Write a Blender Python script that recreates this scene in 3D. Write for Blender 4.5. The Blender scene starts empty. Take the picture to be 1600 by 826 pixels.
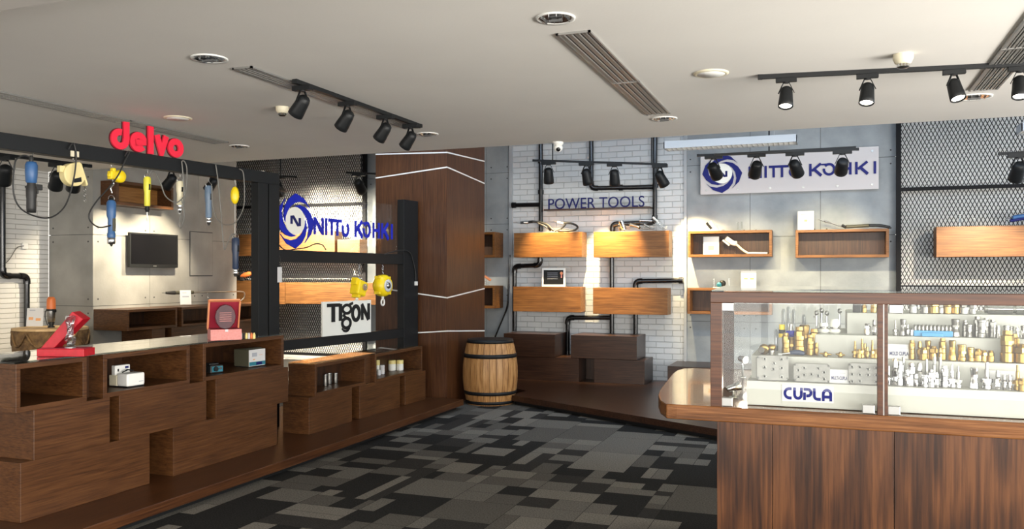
import bpy, math, random
from mathutils import Vector, Matrix
random.seed(7)
PI = math.pi
S = bpy.context.scene
C = S.collection
# ---------------------------------------------------------------- camera
YAW = math.radians(20.5); F = 1320.0; CU, CV = 800.0, 430.0; H = 1.65
cd = bpy.data.cameras.new('camera'); cam = bpy.data.objects.new('camera', cd); C.objects.link(cam)
cam.location = (0, 0, H); cam.rotation_euler = (PI/2, 0, YAW)
cd.sensor_width = 36; cd.lens = 36*F/1600; cd.shift_y = 17/1600; cd.clip_start = .05; cd.clip_end = 100
S.camera = cam
# ---------------------------------------------------------------- colour management, world
S.view_settings.view_transform = 'Standard'; S.view_settings.look = 'None'
S.view_settings.exposure = 0.45; S.view_settings.gamma = 1; S.view_settings.use_curve_mapping = False
W = bpy.data.worlds.new('daylight'); S.world = W; W.use_nodes = True
W.node_tree.nodes['Background'].inputs[0].default_value = (1, .965, .91, 1)
W.node_tree.nodes['Background'].inputs[1].default_value = 2.75
def area(name, loc, rot, sx, sy, e, col):
    l = bpy.data.lights.new(name, 'AREA'); l.shape = 'RECTANGLE'; l.size = sx; l.size_y = sy; l.energy = e; l.color = col
    o = bpy.data.objects.new(name, l); o.location = loc; o.rotation_euler = rot; C.objects.link(o); return o
# daylight of the glazed shop front behind the camera, and of the high windows over the back of the shop
area('shopfront_daylight', (1.2, -3.6, 2.25), (math.radians(95), 0, math.radians(4)), 10, 1.2, 330, (1, .96, .90))
area('high_window_daylight', (-1.0, 8.6, 4.15), (math.radians(28), 0, 0), 9.5, .7, 95, (.62, .79, 1))
area('side_window_daylight', (4.9, 9.6, 2.6), (0, math.radians(80), 0), 2.5, 3.5, 60, (.66, .82, 1))
area('side_ceiling_fill', (5.2, .8, .9), (0, math.radians(118), 0), 1.7, 10, 860, (1, .955, .88))  # added fill light tilted upward to brighten the ceiling, no real window

# ---------------------------------------------------------------- pixel -> point on a known surface
ca, sa = math.cos(YAW), math.sin(YAW)
R_ = Vector((ca, sa, 0)); FW = Vector((-sa, ca, 0)); EYE = Vector((0, 0, H))
def ray(u, v): return FW + R_*((u-CU)/F) + Vector((0, 0, (CV-v)/F))
def PX(u, v, X): d = ray(u, v); return EYE + d*(X/d.x)
def PY(u, v, Y): d = ray(u, v); return EYE + d*(Y/d.y)
def PZ(u, v, Z): d = ray(u, v); return EYE + d*((Z-H)/d.z)
FO = Vector((-5.107, 6.836, 0))*1.03; FA = math.radians(82.6); FD = Vector((math.cos(FA), math.sin(FA), 0)); FN = Vector((math.sin(FA), -math.cos(FA), 0))
def PF(u, v, off=0):            # on the plane of the black steel frame (off = metres towards the room) -> local (s, y, z)
    d = ray(u, v); o = FO + FN*off; t = (o-EYE).dot(FN)/d.dot(FN); p = EYE + d*t
    return Vector(((p-FO).dot(FD), -off, p.z))
def FWORLD(p): return FO + FD*p[0] - FN*p[1] + Vector((0, 0, p[2]))
def depth(p): return (Vector(p)-EYE).dot(FW)

# ---------------------------------------------------------------- materials
def mat(name, col, rough=.5, metal=0, emit=None, es=0, spec=.5, coat=0):
    m = bpy.data.materials.new(name); m.use_nodes = True; b = m.node_tree.nodes['Principled BSDF']
    b.inputs['Base Color'].default_value = (*col, 1); b.inputs['Roughness'].default_value = rough; b.inputs['Metallic'].default_value = metal
    b.inputs['Specular IOR Level'].default_value = spec; b.inputs['Coat Weight'].default_value = coat
    if emit: b.inputs['Emission Color'].default_value = (*emit, 1); b.inputs['Emission Strength'].default_value = es
    return m
def nt(m): return m.node_tree, m.node_tree.nodes, m.node_tree.links, m.node_tree.nodes['Principled BSDF']
def varied(name, c1, c2, scale=8, rough=.5, metal=0, bump=0, detail=4, bscale=None, spec=.5):
    m = mat(name, c1, rough, metal, spec=spec); t, n, l, b = nt(m)
    tc = n.new('ShaderNodeTexCoord'); no = n.new('ShaderNodeTexNoise'); no.inputs['Scale'].default_value = scale; no.inputs['Detail'].default_value = detail
    r = n.new('ShaderNodeValToRGB'); r.color_ramp.elements[0].position = .3; r.color_ramp.elements[1].position = .7
    r.color_ramp.elements[0].color = (*c1, 1); r.color_ramp.elements[1].color = (*c2, 1)
    l.new(tc.outputs['Object'], no.inputs['Vector']); l.new(no.outputs['Fac'], r.inputs[0]); l.new(r.outputs[0], b.inputs['Base Color'])
    if bump:
        n2 = n.new('ShaderNodeTexNoise'); n2.inputs['Scale'].default_value = bscale or scale*4; n2.inputs['Detail'].default_value = 3
        bp = n.new('ShaderNodeBump'); bp.inputs['Strength'].default_value = bump; bp.inputs['Distance'].default_value = .01
        l.new(tc.outputs['Object'], n2.inputs['Vector']); l.new(n2.outputs['Fac'], bp.inputs['Height']); l.new(bp.outputs[0], b.inputs['Normal'])
    return m
MINOR = {'X': 'Y', 'Y': 'X', 'Z': 'Y'}
def wood(name, dark, mid, light, axis='Y', rough=.38, figure=1.0, fine=1.0, coat=.0, fig=.035, minor=.22):
    m = mat(name, mid, rough, coat=coat, spec=.4); t, n, l, b = nt(m)
    tc = n.new('ShaderNodeTexCoord'); oi = n.new('ShaderNodeObjectInfo'); mul = n.new('ShaderNodeVectorMath'); mul.operation = 'SCALE'; mul.inputs['Scale'].default_value = 7
    cmb = n.new('ShaderNodeCombineXYZ'); [l.new(oi.outputs['Random'], cmb.inputs[i]) for i in range(3)]
    l.new(cmb.outputs[0], mul.inputs[0]); add = n.new('ShaderNodeVectorMath'); l.new(tc.outputs['Object'], add.inputs[0]); l.new(mul.outputs[0], add.inputs[1])
    def mp(along, across):
        k = n.new('ShaderNodeMapping'); k.inputs['Scale'].default_value = tuple(along if a == axis else (across*minor if a == MINOR[axis] else across) for a in 'XYZ'); l.new(add.outputs[0], k.inputs[0]); return k
    a = mp(.9*figure, 3.2*figure); n1 = n.new('ShaderNodeTexNoise'); n1.inputs['Scale'].default_value = 1.3; n1.inputs['Detail'].default_value = 2; l.new(a.outputs[0], n1.inputs[0])
    # cathedral figure: contour bands of a stretched noise
    ml = n.new('ShaderNodeMath'); ml.operation = 'MULTIPLY'; ml.inputs[1].default_value = 26; l.new(n1.outputs['Fac'], ml.inputs[0])
    sn = n.new('ShaderNodeMath'); sn.operation = 'SINE'; l.new(ml.outputs[0], sn.inputs[0])
    c_ = mp(2.0*fine, 60*fine); n2 = n.new('ShaderNodeTexNoise'); n2.inputs['Scale'].default_value = 1.5; n2.inputs['Detail'].default_value = 5; n2.inputs['Roughness'].default_value = .65; l.new(c_.outputs[0], n2.inputs[0])
    m1 = n.new('ShaderNodeMath'); m1.operation = 'MULTIPLY_ADD'; m1.inputs[1].default_value = fig; l.new(sn.outputs[0], m1.inputs[0]); l.new(n2.outputs['Fac'], m1.inputs[2])
    r = n.new('ShaderNodeValToRGB'); e = r.color_ramp.elements; e[0].position = .3; e[0].color = (*dark, 1); e[1].position = .72; e[1].color = (*light, 1); k = e.new(.5); k.color = (*mid, 1)
    l.new(m1.outputs[0], r.inputs[0]); l.new(r.outputs[0], b.inputs['Base Color'])
    bp = n.new('ShaderNodeBump'); bp.inputs['Strength'].default_value = .06; bp.inputs['Distance'].default_value = .003; l.new(n2.outputs['Fac'], bp.inputs['Height']); l.new(bp.outputs[0], b.inputs['Normal'])
    return m
WD = ((.038, .0140, .0046), (.076, .0295, .0095), (.120, .050, .017))
M = {}
for ax in 'XYZ': M['wood'+ax] = wood('walnut_veneer_'+ax.lower(), *WD, axis=ax)
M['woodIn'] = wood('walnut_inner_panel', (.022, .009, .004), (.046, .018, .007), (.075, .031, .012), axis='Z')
M['shelfY'] = wood('lamplit_inner_panel', (.16, .065, .016), (.28, .12, .03), (.38, .18, .05), axis='Y', rough=.5)  # lamplight inside the wall box is put into this colour
M['boxX'] = wood('mid_walnut_box_veneer', (.05, .021, .007), (.10, .043, .013), (.16, .072, .023), axis='X', rough=.45)
M['shelfX'] = wood('lamplit_walnut_veneer', (.10, .037, .009), (.19, .076, .018), (.29, .125, .035), axis='X', rough=.45)  # same walnut, with the warm glow of the spotlights coloured in
M['blockX'] = wood('dark_walnut_veneer', (.018, .008, .005), (.038, .0165, .009), (.062, .028, .015), axis='X', rough=.3)
M['rail'] = wood('dark_rail_wood', (.03, .009, .003), (.062, .020, .0065), (.095, .033, .011), axis='X', rough=.35)
M['deckX'] = wood('dark_plank_veneer', (.016, .007, .004), (.036, .015, .0075), (.07, .030, .016), axis='X', minor=1, rough=.28)
M['deckY'] = wood('walnut_platform_veneer', (.030, .010, .004), (.062, .0225, .008), (.10, .039, .014), axis='Y', minor=1, rough=.33)
M['columnZ'] = wood('column_veneer', (.036, .012, .0045), (.068, .0250, .009), (.105, .042, .016), axis='Z', figure=.5, minor=.8, rough=.4)
M['counterZ'] = wood('counter_veneer_with_cathedral_grain', (.018, .0058, .002), (.050, .0170, .0052), (.100, .037, .0115), axis='Z', figure=.75, fine=.7, rough=.33, fig=.13)
M['slabX'] = wood('light_walnut_slab', (.06, .021, .006), (.135, .052, .015), (.22, .095, .032), axis='X', rough=.22, coat=.3, minor=1)
M['oakZ'] = wood('barrel_oak', (.16, .065, .018), (.40, .20, .068), (.56, .32, .13), axis='Z', figure=1.8, rough=.45)
M['stump'] = varied('bark_brown', (.07, .035, .014), (.22, .13, .05), 14, .8, bump=.8)
M['stumptop'] = varied('pale_sawn_wood', (.45, .30, .14), (.60, .42, .22), 10, .6)
M['plaster'] = varied('white_ceiling_paint', (.72, .695, .655), (.76, .735, .69), 1.3, .85, bump=.05, bscale=60)
M['soffit'] = varied('grey_soffit_paint', (.50, .47, .44), (.53, .50, .46), 2, .85)
M['white_wall'] = varied('white_wall_paint', (.82, .82, .80), (.87, .87, .85), 3, .8)
M['concrete'] = varied('grey_cement_panel', (.205, .228, .245), (.31, .335, .35), 3.2, .7, bump=.15, detail=8, bscale=40)
M['concreteL'] = varied('warm_cement_panel', (.24, .235, .215), (.33, .32, .295), 3.0, .7, bump=.15, detail=8, bscale=40)
M['dark_gap'] = mat('dark_joint', (.04, .04, .045), .9)
M['black'] = mat('black_powder_coat', (.009, .010, .011), .45, spec=.28)
M['blackgloss'] = mat('glossy_black_pipe', (.006, .006, .007), .18, spec=.6)
M['meshblack'] = mat('black_mesh_steel', (.008, .008, .009), .6, spec=.12)
M['rubber'] = mat('black_rubber', (.02, .02, .02), .5)
M['grey_cable'] = mat('grey_cable', (.16, .155, .14), .45)
M['steel'] = mat('brushed_steel', (.40, .40, .385), .28, 1)
M['chrome'] = mat('polished_chrome', (.55, .55, .55), .12, 1)
M['nickel'] = varied('nickel_plate', (.24, .235, .22), (.36, .35, .33), 60, .32, 1)
M['brass'] = varied('machined_brass', (.30, .19, .055), (.42, .29, .095), 50, .3, 1)
M['plate'] = varied('ground_steel_plate', (.15, .15, .14), (.21, .205, .19), 40, .45, .7)
M['alu'] = mat('anodised_aluminium', (.36, .355, .34), .42, .8)
M['white'] = mat('white_plastic', (.78, .78, .75), .4)
M['cream'] = mat('cream_plastic', (.70, .64, .48), .45)
M['acry'] = mat('white_acrylic_board', (.80, .80, .74), .35)
M['step'] = mat('off_white_display_step', (.44, .44, .40), .5)
M['paper'] = mat('printed_white_card', (.60, .60, .60), .7)
M['print_grey'] = mat('grey_print', (.35, .37, .42), .7)
M['print_orange'] = mat('orange_print', (.70, .35, .15), .7)
M['navy'] = mat('navy_print', (.010, .013, .10), .5, spec=.2)
M['blue'] = mat('royal_blue_acrylic', (.002, .005, .13), .35, spec=.2)
M['blueframe'] = mat('bright_blue_acrylic', (.008, .018, .40), .35, spec=.25)
M['red'] = mat('red_letter_acrylic', (.82, .02, .055), .3)
M['redside'] = mat('dark_red_letter_side', (.10, .008, .012), .4)
M['yellow'] = mat('yellow_enamel', (.90, .66, .01), .35)
M['tool_blue'] = mat('steel_blue_plastic', (.035, .11, .27), .4)
M['tool_grey'] = mat('grey_blue_plastic', (.13, .19, .27), .4)
M['tool_navy'] = mat('dark_navy_plastic', (.02, .035, .075), .4)
M['tool_yellow'] = mat('lemon_plastic', (.72, .66, .05), .4)
M['tool_cream'] = mat('ivory_plastic', (.74, .68, .48), .4)
M['reelcream'] = mat('pale_yellow_enamel', (.78, .66, .32), .4)
M['redcloth'] = varied('red_satin', (.36, .003, .010), (.46, .006, .020), 30, .45)
M['pink'] = varied('pink_paper', (.62, .22, .20), (.72, .29, .26), 60, .6)
M['orangebox'] = mat('orange_lid_edge', (.78, .30, .14), .5)
M['maroon'] = mat('maroon_velvet', (.28, .01, .03), .7)
M['orange'] = mat('orange_plastic', (.62, .16, .04), .4)
M['teal'] = mat('teal_panel', (.02, .16, .22), .4)
M['bluetray'] = mat('blue_plastic_tray', (.03, .25, .50), .4)
M['olive'] = mat('olive_grey_case', (.075, .07, .045), .5)
M['screen'] = mat('television_screen', (.003, .003, .004), .25, spec=.2)
M['fixgrey'] = mat('grey_fixture_paint', (.36, .38, .40), .5)
M['lamp_on'] = mat('lit_lamp_lens', (1, .95, .85), .3, emit=(1, .90, .72), es=14)
M['lamp_back'] = mat('glowing_lamp_lens', (1, .95, .85), .3, emit=(1, .90, .72), es=7)
M['lamp_off'] = mat('unlit_lamp_lens', (.10, .10, .10), .15)
M['inlay'] = mat('white_metal_inlay', (.78, .77, .74), .35)
M['whitepipe'] = mat('white_painted_steel', (.62, .58, .50), .5)
M['yellowcap'] = mat('cream_jar_lid', (.78, .66, .25), .4)
M['light_louvre'] = mat('white_louvre', (.55, .55, .53), .3)
M['vent'] = mat('brushed_vent_metal', (.33, .32, .30), .4, .4)
M['ventdark'] = mat('dark_vent_slot', (.03, .03, .03), .7)
def glassy(name, tint=(1, 1, 1), mult=1.0, rough=0.0):
    m = bpy.data.materials.new(name); m.use_nodes = True; n = m.node_tree.nodes; l = m.node_tree.links; n.clear()
    o = n.new('ShaderNodeOutputMaterial'); mx = n.new('ShaderNodeMixShader'); tr = n.new('ShaderNodeBsdfTransparent'); gl = n.new('ShaderNodeBsdfGlossy')
    fr = n.new('ShaderNodeFresnel'); ge = n.new('ShaderNodeNewGeometry'); io = n.new('ShaderNodeMath'); io.operation = 'MULTIPLY_ADD'; io.inputs[1].default_value = -.8333; io.inputs[2].default_value = 1.5; l.new(ge.outputs['Backfacing'], io.inputs[0]); l.new(io.outputs[0], fr.inputs[0]); k = n.new('ShaderNodeMath'); k.operation = 'MULTIPLY'; k.inputs[1].default_value = mult
    tr.inputs[0].default_value = (*tint, 1); gl.inputs['Roughness'].default_value = rough; gl.inputs['Color'].default_value = (1, 1, 1, 1)
    l.new(fr.outputs[0], k.inputs[0]); l.new(k.outputs[0], mx.inputs[0]); l.new(tr.outputs[0], mx.inputs[1]); l.new(gl.outputs[0], mx.inputs[2]); l.new(mx.outputs[0], o.inputs[0]); return m
M['glass'] = glassy('clear_glass', (.985, .995, .99), .6)
M['glasstop'] = glassy('counter_glass', (.80, .84, .82), 1.25)
M['acrylic'] = glassy('clear_acrylic', (.93, .95, .95), 1.5, .05)
M['crystal'] = glassy('cut_crystal', (.72, .74, .76), 2.6, .08)
M['crystal_plum'] = glassy('plum_crystal', (.50, .22, .36), .35, .3)
def brick(name, bw, rh, mort, c1, cm, axis, bump=.6):
    m = mat(name, c1, .55); t, n, l, b = nt(m)
    g = n.new('ShaderNodeNewGeometry'); sp = n.new('ShaderNodeSeparateXYZ'); cb = n.new('ShaderNodeCombineXYZ'); l.new(g.outputs['Position'], sp.inputs[0])
    l.new(sp.outputs[axis], cb.inputs[0]); l.new(sp.outputs['Z'], cb.inputs[1])
    bt = n.new('ShaderNodeTexBrick'); bt.inputs['Scale'].default_value = 1; bt.inputs['Brick Width'].default_value = bw; bt.inputs['Row Height'].default_value = rh; bt.inputs['Mortar Size'].default_value = mort
    bt.inputs['Mortar Smooth'].default_value = .4; bt.inputs['Color1'].default_value = (*c1, 1); bt.inputs['Color2'].default_value = tuple(x*.93 for x in c1)+(1,); bt.inputs['Mortar'].default_value = (*cm, 1)
    l.new(cb.outputs[0], bt.inputs['Vector']); l.new(bt.outputs['Color'], b.inputs['Base Color'])
    no = n.new('ShaderNodeTexNoise'); no.inputs['Scale'].default_value = 14; no.inputs['Detail'].default_value = 4; l.new(g.outputs['Position'], no.inputs[0])
    mx = n.new('ShaderNodeMath'); mx.operation = 'MULTIPLY_ADD'; mx.inputs[1].default_value = -1; l.new(bt.outputs['Fac'], mx.inputs[0]); ns = n.new('ShaderNodeMath'); ns.operation = 'MULTIPLY'; ns.inputs[1].default_value = .35; l.new(no.outputs['Fac'], ns.inputs[0]); l.new(ns.outputs[0], mx.inputs[2])
    bp = n.new('ShaderNodeBump'); bp.inputs['Strength'].default_value = bump; bp.inputs['Distance'].default_value = .012; l.new(mx.outputs[0], bp.inputs['Height']); l.new(bp.outputs[0], b.inputs['Normal'])
    return m
M['brick'] = brick('white_painted_brick', .235, .085, .006, (.56, .585, .60), (.42, .44, .455), 'X', .9)
M['brickL'] = brick('white_slim_brick', .62, .062, .005, (.70, .69, .66), (.42, .41, .38), 'Y', .7)
def carpet(name, c):
    m = mat(name, c, 1, spec=.1); t, n, l, b = nt(m); g = n.new('ShaderNodeNewGeometry')
    no = n.new('ShaderNodeTexNoise'); no.inputs['Scale'].default_value = 90; no.inputs['Detail'].default_value = 3; l.new(g.outputs['Position'], no.inputs[0])
    r = n.new('ShaderNodeValToRGB'); r.color_ramp.elements[0].position = .3; r.color_ramp.elements[1].position = .7
    r.color_ramp.elements[0].color = tuple(x*.62 for x in c)+(1,); r.color_ramp.elements[1].color = tuple(x*1.38 for x in c)+(1,)
    l.new(no.outputs['Fac'], r.inputs[0]); l.new(r.outputs[0], b.inputs['Base Color'])
    bp = n.new('ShaderNodeBump'); bp.inputs['Strength'].default_value = .5; bp.inputs['Distance'].default_value = .006; l.new(no.outputs['Fac'], bp.inputs['Height']); l.new(bp.outputs[0], b.inputs['Normal'])
    return m
CARP = [carpet('carpet_'+k, c) for k, c in (('charcoal', (.021, .021, .0205)), ('dark_grey', (.034, .033, .031)), ('mid_grey', (.095, .090, .080)), ('light_grey', (.135, .128, .114)), ('pale_grey', (.17, .16, .14)))]

# ---------------------------------------------------------------- mesh building
class MB:
    def __init__(s): s.v = []; s.f = []; s.mi = []; s.sm = []
    def add(s, vs, fs, mi=0, smooth=False):
        b = len(s.v); s.v += [tuple(x) for x in vs]; s.f += [tuple(b+i for i in f) for f in fs]; s.mi += [mi]*len(fs); s.sm += [smooth]*len(fs); return s
    def box(s, x0, x1, y0, y1, z0, z1, mi=0):
        if x0 > x1: x0, x1 = x1, x0
        if y0 > y1: y0, y1 = y1, y0
        if z0 > z1: z0, z1 = z1, z0
        vs = [(x, y, z) for z in (z0, z1) for y in (y0, y1) for x in (x0, x1)]
        return s.add(vs, [(0, 2, 3, 1), (4, 5, 7, 6), (0, 1, 5, 4), (2, 6, 7, 3), (0, 4, 6, 2), (1, 3, 7, 5)], mi)
    def prism(s, poly, z0, z1, mi=0, fr=None):      # poly 2D; fr = (O, ex, ey, ez)
        fr = fr or (Vector((0, 0, 0)), Vector((1, 0, 0)), Vector((0, 1, 0)), Vector((0, 0, 1)))
        O, ex, ey, ez = fr; n = len(poly)
        a = sum(poly[i][0]*poly[(i+1) % n][1]-poly[(i+1) % n][0]*poly[i][1] for i in range(n))
        if a < 0: poly = poly[::-1]
        vs = [O+ex*p[0]+ey*p[1]+ez*z0 for p in poly]+[O+ex*p[0]+ey*p[1]+ez*z1 for p in poly]
        return s.add(vs, [tuple(range(n))[::-1], tuple(range(n, 2*n))]+[(i, (i+1) % n, n+(i+1) % n, n+i) for i in range(n)], mi)
    def lathe(s, prof, o=(0, 0, 0), ax=(0, 0, 1), n=20, mi=0, smooth=True):  # prof: (r, h) along axis
        o = Vector(o); ax = Vector(ax).normalized(); t = Vector((1, 0, 0)) if abs(ax.x) < .8 else Vector((0, 1, 0)); e1 = ax.cross(t).normalized(); e2 = ax.cross(e1)
        vs = []; fs = []
        for r, h in prof:
            for k in range(n): a = 2*PI*k/n; vs.append(o+ax*h+(e1*math.cos(a)+e2*math.sin(a))*max(r, 1e-5))
        m = len(prof)
        for i in range(m-1):
            for k in range(n): fs.append((i*n+k, i*n+(k+1) % n, (i+1)*n+(k+1) % n, (i+1)*n+k))
        s.add(vs, fs, mi, smooth)
        s.add([vs[k] for k in range(n)], [tuple(range(n))[::-1]], mi); s.add([vs[(m-1)*n+k] for k in range(n)], [tuple(range(n))], mi)
        return s
    def cyl(s, a, b, r, n=16, mi=0, r2=None):
        a = Vector(a); b = Vector(b); L = (b-a).length; return s.lathe([(r, 0), (r if r2 is None else r2, L)], a, b-a, n, mi)
    def tube(s, pts, r, n=8, mi=0, rf=None):
        pts = [Vector(p) for p in pts]; m = len(pts); vs = []; up = None
        for i, p in enumerate(pts):
            t = (pts[min(i+1, m-1)]-pts[max(i-1, 0)]).normalized()
            if up is None: q = Vector((0, 0, 1)) if abs(t.z) < .9 else Vector((1, 0, 0)); up = (q-t*q.dot(t)).normalized()
            else:
                up = up-t*up.dot(t); up = up.normalized() if up.length > 1e-6 else Vector((1, 0, 0))
            sd = t.cross(up); rr = r*(rf(i/(m-1)) if rf else 1)
            for k in range(n): a = 2*PI*k/n; vs.append(p+(up*math.cos(a)+sd*math.sin(a))*rr)
        fs = [(i*n+k, i*n+(k+1) % n, (i+1)*n+(k+1) % n, (i+1)*n+k) for i in range(m-1) for k in range(n)]
        s.add(vs, fs, mi, True); s.add(vs[:n], [tuple(range(n))[::-1]], mi); s.add(vs[-n:], [tuple(range(n))], mi); return s
    def bar(s, a, b, w, t, nrm=(0, 0, 1), mi=0):      # rectangular bar a->b, width w across, thickness t along nrm
        a = Vector(a); b = Vector(b); d = (b-a).normalized(); nz = Vector(nrm); nz = (nz-d*nz.dot(d)).normalized(); e = d.cross(nz)
        vs = [p+e*(i*w/2)+nz*(j*t/2) for p in (a, b) for i, j in ((-1, -1), (1, -1), (1, 1), (-1, 1))]
        return s.add(vs, [(0, 3, 2, 1), (4, 5, 6, 7), (0, 1, 5, 4), (1, 2, 6, 5), (2, 3, 7, 6), (3, 0, 4, 7)], mi)
    def stroke(s, pts, w, fr, d0, d1, closed=False, mi=0):
        O, ex, ey, ez = fr; P = [Vector((p[0], p[1])) for p in pts]; n = len(P); L = []; Rr = []
        for i in range(n):
            a = P[i-1] if (i > 0 or closed) else None; c = P[(i+1) % n] if (i < n-1 or closed) else None
            d1_ = (P[i]-a).normalized() if a is not None else None; d2_ = (c-P[i]).normalized() if c is not None else None
            if d1_ is None: d1_ = d2_
            if d2_ is None: d2_ = d1_
            n1 = Vector((-d1_.y, d1_.x)); n2 = Vector((-d2_.y, d2_.x)); mm = n1+n2
            mm = mm.normalized() if mm.length > 1e-6 else n1
            k = 1/max(.35, mm.dot(n1)); L.append(P[i]+mm*(w/2*k)); Rr.append(P[i]-mm*(w/2*k))
        g = lambda p, d: O+ex*p.x+ey*p.y+ez*d
        vs = [g(p, d) for i in range(n) for p, d in ((L[i], d1), (Rr[i], d1), (Rr[i], d0), (L[i], d0))]
        fs = []
        for i in range(n if closed else n-1):
            a = 4*i; b = 4*((i+1) % n)
            for q in range(4): fs.append((a+q, b+q, b+(q+1) % 4, a+(q+1) % 4))
        if not closed: fs += [(0, 1, 2, 3), (4*(n-1)+3, 4*(n-1)+2, 4*(n-1)+1, 4*(n-1))]
        return s.add(vs, fs, mi)
    def build(s, name, m, parent=None, off=None, bev=0, seg=2, tag=None):
        me = bpy.data.meshes.new(name); off = Vector(off) if off is not None else Vector((0, 0, 0))
        me.from_pydata([tuple(Vector(v)-off) for v in s.v], [], s.f)
        for x in (m if isinstance(m, (list, tuple)) else [m]): me.materials.append(M[x] if isinstance(x, str) else x)
        me.polygons.foreach_set('material_index', s.mi); me.polygons.foreach_set('use_smooth', s.sm); me.update()
        o = bpy.data.objects.new(name, me); C.objects.link(o)
        if parent is not None: o.parent = parent
        elif off.length: o.location = off
        if bev: b = o.modifiers.new('bevel', 'BEVEL'); b.width = bev; b.segments = seg; b.limit_method = 'ANGLE'; b.harden_normals = False
        if tag: o['label'] = tag
        return o
def thing(name, label, cat, loc=(0, 0, 0), group=None, rz=0):
    o = bpy.data.objects.new(name, None); C.objects.link(o); o.location = loc; o.rotation_euler = (0, 0, rz); o.empty_display_size = .1
    o['label'] = label; o['category'] = cat
    if group: o['group'] = group
    return o
def tagm(o, label, cat, group=None):
    o['label'] = label; o['category'] = cat
    if group: o['group'] = group
    return o
def struct(name, mb, m, **k): o = mb.build(name, m, **k); o['kind'] = 'structure'; return o
def arc(cx, cy, r, a0, a1, n=14, ry=None):
    return [(cx+r*math.cos(math.radians(a0+(a1-a0)*i/n)), cy+(ry or r)*math.sin(math.radians(a0+(a1-a0)*i/n))) for i in range(n+1)]
def smooth(pts, k=6):           # Catmull-Rom through points
    P = [Vector(p) for p in pts]; out = []
    for i in range(len(P)-1):
        a = P[max(i-1, 0)]; b = P[i]; c = P[i+1]; d = P[min(i+2, len(P)-1)]
        for j in range(k):
            t = j/k; out.append(.5*((2*b)+(c-a)*t+(2*a-5*b+4*c-d)*t*t+(3*b-a-3*c+d)*t**3))
    return out+[P[-1]]
def text_mesh(name, body, size, extr, fr, m, parent=None, off=None, offset=0, align='LEFT', width=None):
    cu = bpy.data.curves.new('t', 'FONT'); cu.body = body; cu.size = 1; cu.extrude = 0; cu.offset = offset; cu.align_x = 'LEFT'
    ob = bpy.data.objects.new('t', cu); C.objects.link(ob); bpy.context.view_layer.update()
    cu.extrude = .5; bpy.context.view_layer.update()
    me = bpy.data.meshes.new_from_object(ob.evaluated_get(bpy.context.evaluated_depsgraph_get())); bpy.data.objects.remove(ob); me.name = name
    xs = [v.co.x for v in me.vertices]; ys = [v.co.y for v in me.vertices]; x0, x1, y0, y1 = min(xs), max(xs), min(ys), max(ys)
    O, ex, ey, ez = fr; sx = (width/(x1-x0)) if width else size/(y1-y0); sy = size/(y1-y0)
    for v in me.vertices:
        v.co = O+ex*((v.co.x-x0)*sx)+ey*((v.co.y-y0)*sy)+ez*((v.co.z+.5)*extr)-(Vector(off) if off is not None else Vector((0, 0, 0)))
    me.materials.clear(); me.materials.append(M[m]); o = bpy.data.objects.new(name, me); C.objects.link(o)
    if parent is not None: o.parent = parent
    elif off is not None: o.location = off
    return o
def spot(name, loc, target, e, ang=50, blend=.6, col=(1, .80, .52), r=.02):
    l = bpy.data.lights.new(name, 'SPOT'); l.energy = e; l.spot_size = math.radians(ang); l.spot_blend = blend; l.color = col; l.shadow_soft_size = r
    o = bpy.data.objects.new(name, l); C.objects.link(o); o.location = loc; d = Vector(target)-Vector(loc); o.rotation_euler = d.to_track_quat('-Z', 'Y').to_euler(); return o

# ================================================================ THE ROOM
CZ = 3.0; YE = 8.23; BW = 12.3; UZ = 4.3; BX = -9.55      # low ceiling, its edge, back wall, upper ceiling, slim brick wall
GX = -8.79; GY0 = 8.23; GY1 = 11.03                        # grey cement block with the television
# carpet: laid strips of plank tiles in five shades of grey
mb = MB(); rnd = random.Random(5)
def tile(x0, x1, y0, y1, dep, dark):
    w, h = x1-x0, y1-y0
    if dep > 0 and rnd.random() < .86:
        if rnd.random() < (.5 if w > .26 else .15) and w > .13:
            c = x0+w*rnd.choice((.25, .5, .5, .66, .75)); tile(x0, c, y0, y1, dep-1, dark); tile(c, x1, y0, y1, dep-1, not dark); return
        elif h > .26:
            c = y0+h*rnd.choice((.33, .5, .66)); tile(x0, x1, y0, c, dep-1, dark); tile(x0, x1, c, y1, dep-1, not dark); return
    k = rnd.choices((0, 1, 2), (5, 2, 1))[0] if dark else rnd.choices((2, 3, 4), (3, 4, 2))[0]
    g_ = .002; mb.add([(x0+g_, y0+g_, 0), (x1-g_, y0+g_, 0), (x1-g_, y1-g_, 0), (x0+g_, y1-g_, 0)], [(0, 1, 2, 3)], k)
x = -9.6; col_ = 0
while x < 5.3:
    y = -4.3+(col_ % 3)*.25
    while y < 12.2: tile(x, x+.5, y, y+.75, 3, rnd.random() < .40); y += .75
    x += .5; col_ += 1
mb.box(-11, 5.5, -4.6, 12.5, -.12, -.002, 0)
struct('floor', mb, CARP)
struct('ceiling', MB().box(-11, 5.5, -4.5, YE, CZ, CZ+.18), 'plaster')
struct('trim_1', MB().box(-11, 5.5, YE-.03, YE, CZ+.18, UZ+.1), 'plaster')
struct('ceiling_upper', MB().box(-11, 5.5, YE, 12.6, UZ, UZ+.1), 'plaster')
sf = PZ(60, 15, 2.8).y
struct('ceiling_soffit', MB().box(-11, 5.5, -4.5, sf, 2.82, CZ-.001), 'soffit')
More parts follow.
